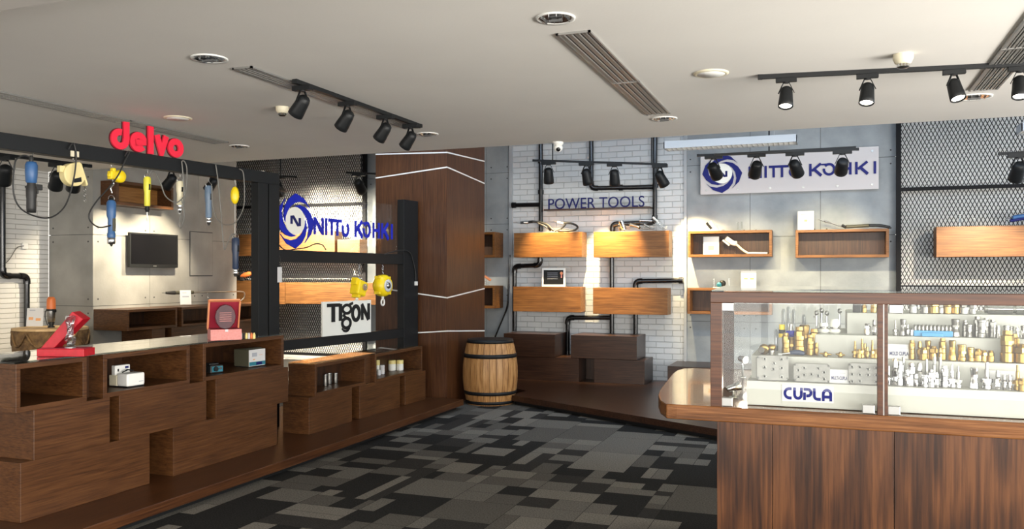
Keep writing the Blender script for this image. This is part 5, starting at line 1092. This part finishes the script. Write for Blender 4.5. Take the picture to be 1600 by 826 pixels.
# blue lettering plate on the lowest step
a, b = PY(1222, 625, r[0]-.002), PY(1302.5, 627, r[0]-.002); k = depth(a)/F; T = thing('lettered_plate', 'white plate with bold blue cupla lettering on the lowest step', 'sign', (a.x, r[0]-.0035, a.z-.002))
wp = b.x-a.x; hp = 25*k; MB().box(0, wp, 0, .003, 0, hp).build('plate', 'paper', T)
u_ = hp*.76; ofx = wp*.03; frc = (Vector((ofx, 0, hp*.11)), Vector(((wp*.94)/(4.25*u_), 0, 0)), Vector((0, 0, 1)), Vector((0, -1, 0)))
def cst(n, *ss):
    m = MB(); [m.stroke([(x*u_, y*u_) for x, y in p], .24*u_, frc, 0, .002+i*.0003) for i, p in enumerate(ss)]; m.build(n, 'blue', T)
cst('letter_c', [(.72, .88)]+arc(.50, .5, .38, 90, 270, 14)+[(.72, .12)]); cst('letter_u', [(.98, 1), (.98, .45)]+arc(1.28, .42, .30, 180, 360, 12)+[(1.58, 1)])
cst('letter_p', [(1.86, .0), (1.86, .62)], [(1.78, .88), (2.15, .88)]+arc(2.17, .62, .26, 90, -90, 10)+[(2.02, .36)]); cst('letter_l', [(2.72, 1), (2.72, .40)]+arc(2.98, .38, .26, 180, 270, 6)+[(3.28, .12)])
cst('letter_a', [(3.50, 0), (3.50, .5)]+arc(3.82, .56, .32, 180, 0, 14)+[(4.14, 0)], [(3.62, .33), (4.02, .33)])

# couplings: prototypes built once, then copied
PROTO = {}
def hexa(mb, R, z0, z1, n=6): mb.prism([(R*math.cos(2*PI*i/n), R*math.sin(2*PI*i/n)) for i in range(n)], z0, z1)
SHAPES = {   # unit height; (body profile, hexagon (R, z0, z1), tip profile)
 'nipple': ([(.16, 0), (.20, .03), (.20, .16), (.15, .18), (.14, .26)], (.24, .26, .40), [(.13, .40), (.10, .48), (.10, .74), (.07, .76), (.07, 1)]),
 'socket': ([(.20, 0), (.24, .03), (.24, .30), (.21, .33), (.21, .52), (.23, .55), (.23, .68)], (.22, .68, .84), [(.15, .84), (.17, .88), (.15, 1)]),
 'plug': ([(.14, 0), (.17, .05), (.13, .12), (.18, .18), (.18, .34)], (.22, .34, .55), [(.16, .55), (.13, .62), (.16, .68), (.14, .9), (.12, 1)]),
 'big_socket': ([(.28, 0), (.33, .03), (.33, .24), (.27, .28), (.27, .45)], (.34, .45, .60), [(.30, .60), (.30, .85), (.33, .88), (.33, .97), (.28, 1)]),
 'waisted': ([(.22, 0), (.24, .04), (.22, .26), (.17, .45), (.17, .55)], (.19, .55, .66), [(.17, .66), (.20, .85), (.21, .95), (.18, 1)]),
 'stub': ([(.34, 0), (.38, .05), (.38, .5), (.30, .55)], (.40, .55, .80), [(.28, .80), (.30, .9), (.26, 1)]),
 'thin': ([(.09, 0), (.11, .03), (.11, .28)], (.14, .28, .40), [(.08, .40), (.09, .5), (.07, .55), (.07, 1)]),
}
def proto(sh, m_):
    if (sh, m_) not in PROTO:
        me = []; b_, h_, t_ = SHAPES[sh]
        for nm, f in (('body', lambda q: q.lathe(b_, n=14)), ('hex_nut', lambda q: hexa(q, *h_)), ('nozzle', lambda q: q.lathe(t_, n=12))):
            q = MB(); f(q); mesh = bpy.data.meshes.new(nm); mesh.from_pydata([tuple(v) for v in q.v], [], q.f); mesh.materials.append(M[m_]); mesh.update(); me.append((nm, mesh))
        PROTO[(sh, m_)] = me
    return PROTO[(sh, m_)]
ORD = ['leftmost', 'second', 'third', 'fourth', 'fifth', 'sixth', 'seventh', 'eighth', 'ninth', 'tenth', 'eleventh', 'twelfth', 'thirteenth', 'fourteenth', 'fifteenth', 'sixteenth', 'seventeenth', 'eighteenth', 'nineteenth', 'twentieth', 'twenty-first', 'twenty-second', 'twenty-third', 'twenty-fourth', 'twenty-fifth']
WORDS = dict(nipple='thin nosed', socket='straight sleeved', plug='ridged', big_socket='wide', waisted='waisted', stub='stubby', thin='needle thin')
MW = dict(brass='brass', nickel='grey metal', chrome='bright silver', steel='silver')
def fittings(rowname, group, step, items):
    for i, it in enumerate(sorted(items)):
        u, hpx, sh, m_ = it[:4]; dy = it[4] if len(it) > 4 else 0; fat = it[5] if len(it) > 5 else 1
        y = r[step]+.05+dy; p_ = PY(u, 560, y); k = depth(p_)/F; s_ = hpx*k
        T = thing('pipe_coupling', '%s %s coupling, %s from left, %s' % (WORDS[sh], MW[m_], ORD[i], rowname), 'coupling', (p_.x, y, hz[step]), group); T.scale = (s_*fat*.72, s_*fat*.72, s_)
        T.rotation_euler = (0, 0, i*.7)
        for nm, mesh in proto(sh, m_):
            o = bpy.data.objects.new(nm, mesh); C.objects.link(o); o.parent = T
# lowest step, right of the divider: silver row
sil = [(1389, 30, 'thin', 'chrome'), (1399, 42, 'plug', 'chrome'), (1406, 38, 'socket', 'chrome'), (1412, 44, 'thin', 'steel', .03), (1418, 26, 'plug', 'chrome', -.02), (1424, 36, 'socket', 'chrome'), (1432, 20, 'plug', 'chrome', -.02), (1437, 36, 'plug', 'steel', .02), (1445, 20, 'big_socket', 'chrome', -.02), (1448, 42, 'thin', 'steel', .03), (1455, 28, 'socket', 'chrome', -.02), (1460, 46, 'nipple', 'steel', .03), (1464, 24, 'plug', 'chrome', -.02), (1469, 46, 'thin', 'steel', .03), (1476, 34, 'socket', 'chrome'), (1488, 36, 'nipple', 'chrome'), (1497, 34, 'nipple', 'steel'), (1522, 33, 'waisted', 'chrome', 0, 1.2), (1542, 42, 'nipple', 'chrome', 0, 1.2), (1559, 30, 'plug', 'chrome'), (1569, 24, 'plug', 'nickel'), (1578, 24, 'plug', 'chrome')]
fittings('lowest step right of divider', 'silver couplings on the lowest step', 0, sil)
fittings('lowest step at the right picture edge', 'brass couplings on the lowest step', 0, [(1590, 40, 'nipple', 'brass'), (1597, 20, 'stub', 'brass', -.02), (1608, 30, 'socket', 'brass')])
br = [(1425, 30, 'socket', 'brass'), (1437, 28, 'plug', 'brass', .02), (1443, 20, 'stub', 'brass', -.02), (1450, 30, 'waisted', 'brass', .02), (1458, 22, 'stub', 'brass'), (1469, 20, 'plug', 'brass', -.02), (1473, 34, 'socket', 'brass', .02), (1488, 32, 'waisted', 'brass', 0, 1.1), (1503, 26, 'big_socket', 'brass'), (1517, 22, 'big_socket', 'brass'), (1528, 20, 'stub', 'brass'), (1537, 18, 'stub', 'brass'), (1548, 18, 'stub', 'brass')]
fittings('second step right of divider', 'brass couplings on the second step', 1, br)
fittings('second step at the right picture edge', 'large brass couplings on the second step', 1, [(1574, 50, 'socket', 'brass', .0, 1.2), (1585, 44, 'socket', 'brass', .03), (1597, 30, 'stub', 'brass', -.01, 1.2), (1612, 44, 'socket', 'brass')])
fittings('second step just left of divider', 'brass nozzles on the second step', 1, [(1336, 26, 'nipple', 'brass'), (1342, 14, 'stub', 'brass', -.02), (1347, 30, 'nipple', 'brass'), (1351, 22, 'plug', 'brass', .02), (1355, 18, 'plug', 'brass', -.02), (1363, 28, 'nipple', 'brass'), (1368, 14, 'stub', 'brass')])
s3_ = [(1399, 24, 'nipple', 'nickel'), (1411, 26, 'waisted', 'nickel', 0, 1.2), (1418, 18, 'plug', 'nickel', -.02), (1425, 12, 'stub', 'chrome'), (1493, 28, 'waisted', 'nickel', 0, 1.5), (1508, 26, 'socket', 'nickel', .02), (1515, 20, 'big_socket', 'nickel'), (1527, 32, 'socket', 'nickel', .03), (1534, 28, 'big_socket', 'nickel', -.01), (1541, 30, 'socket', 'nickel', .03), (1551, 28, 'socket', 'nickel', .02, 1.1), (1559, 20, 'socket', 'nickel', -.02), (1573, 20, 'big_socket', 'nickel'), (1580, 18, 'big_socket', 'nickel', .02), (1589, 18, 'socket', 'chrome'), (1600, 20, 'big_socket', 'nickel')]
fittings('third step right of divider', 'grey metal couplings on the third step', 2, s3_)
fittings('third step just left of divider', 'couplings left of the divider on the third step', 2, [(1355, 18, 'stub', 'chrome'), (1366, 24, 'plug', 'nickel')])
fittings('topmost step under the rail', 'couplings on the topmost step', 3, [(1350, 14, 'stub', 'brass'), (1365, 16, 'stub', 'brass'), (1400, 18, 'socket', 'nickel', 0, 1.2), (1427, 22, 'stub', 'steel'), (1445, 20, 'stub', 'nickel', 0, 1.2), (1458, 22, 'stub', 'brass', 0, 1.4), (1470, 18, 'stub', 'nickel'), (1480, 22, 'stub', 'brass', 0, 1.1), (1493, 20, 'stub', 'brass'), (1506, 20, 'stub', 'nickel', 0, 1.2), (1520, 18, 'stub', 'nickel')])
p_ = PY(1339, 480, r[3]+.05); k = depth(p_)/F; o = MB().box(-6*k, 6*k, -.015, .02, 0, .045).build('black_block', 'rubber', off=(0, 0, 0), bev=.004); o.location = (p_.x, r[3]+.05, hz[3]); tagm(o, 'black plastic block at the left end of the topmost step', 'block')
for i, (u, L_px) in enumerate(((1562, 34), (1604, 30))):
    p_ = PY(u, 480, r[3]+.06); k = depth(p_)/F; T = thing('long_cylinder', ('horizontal silver cylinder lying on the topmost step', 'silver cylinder at the picture edge on the topmost step')[i], 'cylinder', (p_.x, r[3]+.06, hz[3]+.026))
    MB().cyl((-L_px/2*k, 0, 0), (L_px/2*k, 0, 0), .025, 22).build('tube', 'chrome', T); MB().cyl((-L_px/2*k-.012, 0, 0), (-L_px/2*k, 0, 0), .02, 6).build('end_nut', 'steel', T)
# blue tray with ten nozzles
p_ = PY(1427, 525, r[2]+.05); q_ = PY(1488, 525, r[2]+.05); T = thing('nozzle_tray', 'blue plastic tray holding a row of grey nozzles on the third step', 'tray', (p_.x, r[2]+.03, hz[2])); w = q_.x-p_.x
k = depth(p_)/F; MB().box(0, w, 0, .045, 0, 9*k).build('tray', 'bluetray', T, bev=.003); MB().box(w*.2, w*.75, -.012, 0, 0, 6*k).build('tray_lip', 'bluetray', T, bev=.002)
for i in range(10): x = w*(i+.5)/10; MB().lathe([(2.3*k, 0), (2.5*k, 3*k), (2.2*k, 8*k), (1.6*k, 9*k)], (x, .022, 9*k), n=12).build('nozzle', 'nickel', T)
# multi coupling plates leaning on the second step
def multi(label, u0, u1, v0, v1, tilt, rz_, holes, hx=2.6):
    uc = (u0+u1)/2; y = r[0]+.045; p_ = PY(uc, 575, y); k = depth(p_)/F; w = (u1-u0)*k; h = (v1-v0)*k; T = thing('multi_coupling_plate', label, 'coupling plate', (p_.x, y, hz[0]), 'multi coupling plates'); T.rotation_euler = (-tilt, 0, rz_)
    MB().prism([(-w/2+.01, 0), (w/2-.01, 0), (w/2, .01), (w/2, h-.01), (w/2-.01, h), (-w/2+.01, h), (-w/2, h-.01), (-w/2, .01)], 0, .022, fr=(Vector((0, .011, 0)), Vector((1, 0, 0)), Vector((0, 0, 1)), Vector((0, -1, 0)))).build('plate', 'plate', T, bev=.002)
    for x, z in holes:
        c = Vector((x*w, -.011, z*h)); MB().lathe([(hx*k, 0), (hx*k, .010), (hx*.75*k, .012), (hx*.65*k, .004), (.0005, .004)], c, (0, -1, 0), 16).build('port_ring', 'steel', T); MB().lathe([(hx*.6*k, .0), (hx*.6*k, .006), (.0005, .006)], c, (0, -1, 0), 12).build('port', 'rubber', T)
    m = MB(); [m.cyl((x*w, -.011, z*h), (x*w, -.013, z*h), .004, 8) for x in (-.45, .45) for z in (.1, .9)]; m.build('corner_screw', 'dark_gap', T)
multi('bright tilted coupling plate with six ports at the left', 1183, 1231, 553, 592, .12, .10, [(-.25, .85), (.28, .85), (-.25, .52), (.02, .45), (.28, .5), (-.25, .15), (.28, .15), (.05, .68)])
multi('grey clipped corner coupling plate with nine ports in the middle', 1241, 1295, 565, 594, .08, 0, [(-.36, .62), (-.2, .75), (-.36, .25), (-.2, .38), (0, .42), (.18, .75), (.18, .35), (.34, .55), (.34, .2)])
multi('coupling plate with many ports beside the wooden divider', 1327, 1375, 563, 596, .08, 0, [(-.38, .8), (-.15, .8), (.1, .72), (.34, .8), (-.38, .45), (-.15, .45), (.1, .45), (.34, .45), (-.38, .12), (-.15, .15), (.34, .15)])
def tcard(label, body, u0, u1, v0, v1, step, dy, wtxt, group='lettered cards in the showcase'):
    y = r[step]+dy; a = PY((u0+u1)/2, v1, y); k = depth(a)/F; w = (u1-u0)*k; h = (v1-v0)*k; T = thing('lettered_card', label, 'card', (a.x, y, hz[step]), group); T.rotation_euler = (-.06, 0, 0)
    MB().box(-w/2, w/2, -.001, .001, 0, h).build('card', 'paper', T); text_mesh('lettering', body, h*.27, .0008, (Vector((-w/2*wtxt, -.001, h*.24)), Vector((1, 0, 0)), Vector((0, 0, 1)), Vector((0, -1, 0))), 'navy', T, width=w*wtxt, offset=.03)
    MB().box(w*.0, w*.3, -.0016, -.001, h*.72, h*.76).build('small_print', 'print_grey', T); MB().box(-w/2, w/2, .001, .02, 0, .002).build('stand', 'acrylic', T)
tcard('white card lettered multi cupla between two coupling plates', 'MULTI-CUPLA', 1297, 1326, 575, 596, 0, .05, .8)
tcard('white card lettered mold cupla just right of the divider', 'MOLD CUPLA', 1388, 1421.5, 538, 561, 1, .05, .8)
tcard('pale card standing behind the couplings on the lowest step', 'CUPLA', 1548, 1590, 580, 608, 0, .09, .5)
# things on the deep left part of the second step
def lump(name, label, cat, u, v, step, y, parts, group=None):
    p_ = PY(u, v, y); k = depth(p_)/F; T = thing(name, label, cat, (p_.x, y, hz[step]), group)
    for nm, mt, fn in parts: m = MB(); fn(m, k); m.build(nm, mt, T)
    return T
yq_ = r[1]+.07
lump('brass_elbow', 'curved brass elbow piece behind the tilted plate', 'elbow', 1194, 556, 1, yq_, [('ring', 'brass', lambda m, k: m.lathe([(3*k, -3*k), (8*k, -3*k), (8*k, 3*k), (3*k, 3*k)], (0, 0, 8*k), (0, 1, .2), 18)), ('flange', 'nickel', lambda m, k: m.lathe([(3*k, 0), (5*k, 1*k), (5*k, 4*k)], (-4*k, -.01, 6*k), (0, -1, .4), 14))])
lump('capped_coupling', 'small brass cap beside the curved elbow', 'cap', 1206, 556, 1, yq_, [('cap', 'brass', lambda m, k: m.lathe([(5*k, 0), (6*k, 2*k), (6*k, 7*k), (4*k, 9*k)], (0, 0, 7*k), n=16)), ('body', 'nickel', lambda m, k: m.lathe([(5*k, 0), (5*k, 7*k)], n=16))])
lump('hand_lever', 'lever tool with a dark grey handle on the second step', 'lever', 1239, 552, 1, r[1]+.03, [('shaft', 'chrome', lambda m, k: m.tube([(-20*k, 0, 2*k), (-3*k, 0, 5*k)], 1.4*k, 8)), ('grip', 'tool_navy', lambda m, k: m.tube([(-4*k, 0, 5*k), (2*k, 0, 6*k), (10*k, 0, 6*k), (17*k, 0, 4*k)], 3.6*k, 12, rf=lambda t: .5+.7*math.sin(.3+t*2.4))), ('foot', 'steel', lambda m, k: m.box(-22*k, -16*k, -.01, .01, 0, 4*k))])
for i, (u, hpx, mt, lab) in enumerate(((1228, 34, 'brass', 'tall brass piece at the left of the brass cluster'), (1236, 26, 'brass', 'brass body under the blue hose'), (1249, 44, 'brass', 'tall brass socket in the middle of the cluster'), (1257, 46, 'brass', 'tallest brass socket in the cluster'), (1266, 32, 'brass', 'broad brass socket in front of the cluster'), (1272, 40, 'brass', 'brass socket at the right end of the cluster'), (1276, 20, 'brass', 'short brass plug beside the third step'))):
    y = r[1]+.10+.05*(i % 2); p_ = PY(u, 555, y); k = depth(p_)/F; T = thing('pipe_coupling', lab, 'coupling', (p_.x, y, hz[1]), 'brass cluster on the second step'); T.scale = (hpx*k*.8, hpx*k*.8, hpx*k)
    for nm, mesh in proto(('socket', 'big_socket', 'socket', 'waisted', 'socket', 'socket', 'plug')[i], mt): o = bpy.data.objects.new(nm, mesh); C.objects.link(o); o.parent = T
lump('hose_piece', 'bright blue hose ring resting among the brass couplings', 'hose', 1236, 553, 1, r[1]+.17, [('hose', 'blueframe', lambda m, k: m.lathe([(4*k, 0), (8*k, 1*k), (8*k, 9*k), (4*k, 10*k)], (0, 0, 26*k), (0, 0, 1), 16)), ('core', 'nickel', lambda m, k: m.lathe([(5*k, 0), (5*k, 26*k), (4*k, 36*k), (3*k, 46*k)], n=12))])
lump('sealant_bottle', 'small white bottle with yellow and black bands left of the brass cluster', 'bottle', 1222, 553, 1, r[1]+.20, [('bottle', 'paper', lambda m, k: m.lathe([(5*k, 0), (5*k, 24*k)], n=14)), ('band', 'yellow', lambda m, k: m.lathe([(5.2*k, 24*k), (5.2*k, 30*k)], n=14)), ('band', 'black', lambda m, k: m.lathe([(5.2*k, 30*k), (5.2*k, 36*k)], n=14)), ('cap', 'yellow', lambda m, k: m.lathe([(4.4*k, 36*k), (4.4*k, 44*k)], n=14))])
for i, (u, lab) in enumerate(((1290, 'larger brass wing nut on the second step'), (1313, 'smaller brass wing nut on the second step'))):
    lump('wing_nut', lab, 'wing nut', u, 556, 1, r[1]+.05, [('hub', 'brass', lambda m, k: m.lathe([(3*k, 0), (4*k, 2*k), (2*k, 8*k)], n=12)), ('wing', 'brass', lambda m, k: (m.tube([(-9*k+i*2*k, 0, 5*k), (0, 0, 4*k), (9*k-i*2*k, 0, 3.5*k)], 1.8*k, 8, rf=lambda t: .5+.9*abs(math.sin(PI*t)))))], 'brass wing nuts')
for i, (u, lab) in enumerate(((1287, 'white reel shaped fitting at the left on the third step'), (1304, 'white stacked fitting with a neck on the third step'))):
    lump('plastic_fitting', lab, 'fitting', u, 518, 2, r[2]+.12, [('base', 'acry', lambda m, k: m.lathe([(6*k, 0), (9*k, 2*k), (9*k, 5*k), (6*k, 7*k)], n=18)), ('collar', 'nickel', lambda m, k: m.lathe([(6*k, 7*k), (6.5*k, 9*k), (6*k, 10*k)], n=18)), ('top', 'acry', lambda m, k: m.lathe([(6*k, 10*k), (7*k, 12*k), (6*k, (16+6*i)*k)], n=18))], 'white plastic fittings on the third step')
for i, u in enumerate((1276, 1284, 1292, 1312)):
    lump('chrome_stand', ('chrome stand at the far left of the row behind the third step', 'second chrome stand behind the white fittings', 'third chrome stand behind the white fittings', 'chrome stand beside the topmost step')[i], 'stand', u, 500, 2, r[2]+.28, [('pole', 'chrome', lambda m, k: m.lathe([(2*k, 0), (1.4*k, 2*k), (1.4*k, (26+4*(i % 2))*k)], n=10)), ('head', 'steel', lambda m, k: m.lathe([(1.5*k, 0), (3*k, 2*k), (3*k, 6*k), (1.5*k, 8*k)], (0, 0, (24+4*(i % 2))*k), n=12))], 'chrome stands at the back of the showcase')
# row of clear sleeves behind the brass cluster
for i, (u, h_) in enumerate(((1213, 30), (1224, 62), (1232, 66), (1240, 62), (1256, 54))):
    lump('clear_sleeve', ('short clear sleeve at the left of the clear row', 'clear sleeve behind the yellow capped bottle', 'tallest clear sleeve in the row', 'clear sleeve behind the blue hose', 'clear sleeve behind the tall brass sockets')[i], 'sleeve', u, 545, 1, r[1]+.30, [('tube', 'crystal', lambda m, k: m.lathe([(3*k, 0), (3*k, h_*k), (1.5*k, (h_+4)*k)], n=12)), ('plug', 'steel', lambda m, k: m.lathe([(2.6*k, 0), (2.6*k, 8*k)], n=12))], 'clear sleeves in the showcase')
# small silver spotlight at the left end of the case
p_ = PZ(1142, 622, zS); T = thing('case_spotlight', 'small silver spotlight at the left end inside the glass case', 'spotlight', (p_.x+.01, p_.y+.02, zS+.003)); k = depth(p_)/F
MB().lathe([(.022, 0), (.022, .006), (.006, .008), (.005, .035)], n=16).build('stem', 'chrome', T); am = Vector((.85, .35, .28)).normalized(); b0 = Vector((0, 0, .05))-am*.035
MB().lathe([(.012, 0), (.016, .01), (.018, .04), (.024, .07), (.022, .071)], b0, am, 18).build('lamp_head', 'chrome', T); MB().lathe([(.022, .066), (.001, .067)], b0, am, 16).build('lens', 'lamp_on', T)
q_ = T.location+b0+am*.09; spot('case_spot_beam', q_, (x1+.05, r[0]+.0, 1.12), 6, 100, .9, (1, .88, .66), .01)
p_ = PZ(1157, 580, zS); T = thing('case_spotlight', 'small lit spotlight at the far left corner inside the glass case', 'spotlight', (PZ(1160, 590, zS).x, PZ(1160, 590, zS).y, zS+.003))
MB().lathe([(.022, 0), (.022, .006), (.006, .008), (.005, .09)], n=16).build('stem', 'chrome', T); am = Vector((.6, -.6, -.1)).normalized(); b0 = Vector((0, 0, .11))-am*.03
MB().lathe([(.012, 0), (.018, .01), (.020, .04), (.026, .06), (.024, .061)], b0, am, 18).build('lamp_head', 'chrome', T); MB().lathe([(.024, .056), (.001, .057)], b0, am, 16).build('lens', 'lamp_on', T)
q_ = T.location+b0+am*.09; spot('case_spot_beam', q_, q_+am+Vector((.3, .2, -.1)), 4, 110, .9, (1, .90, .70), .01)
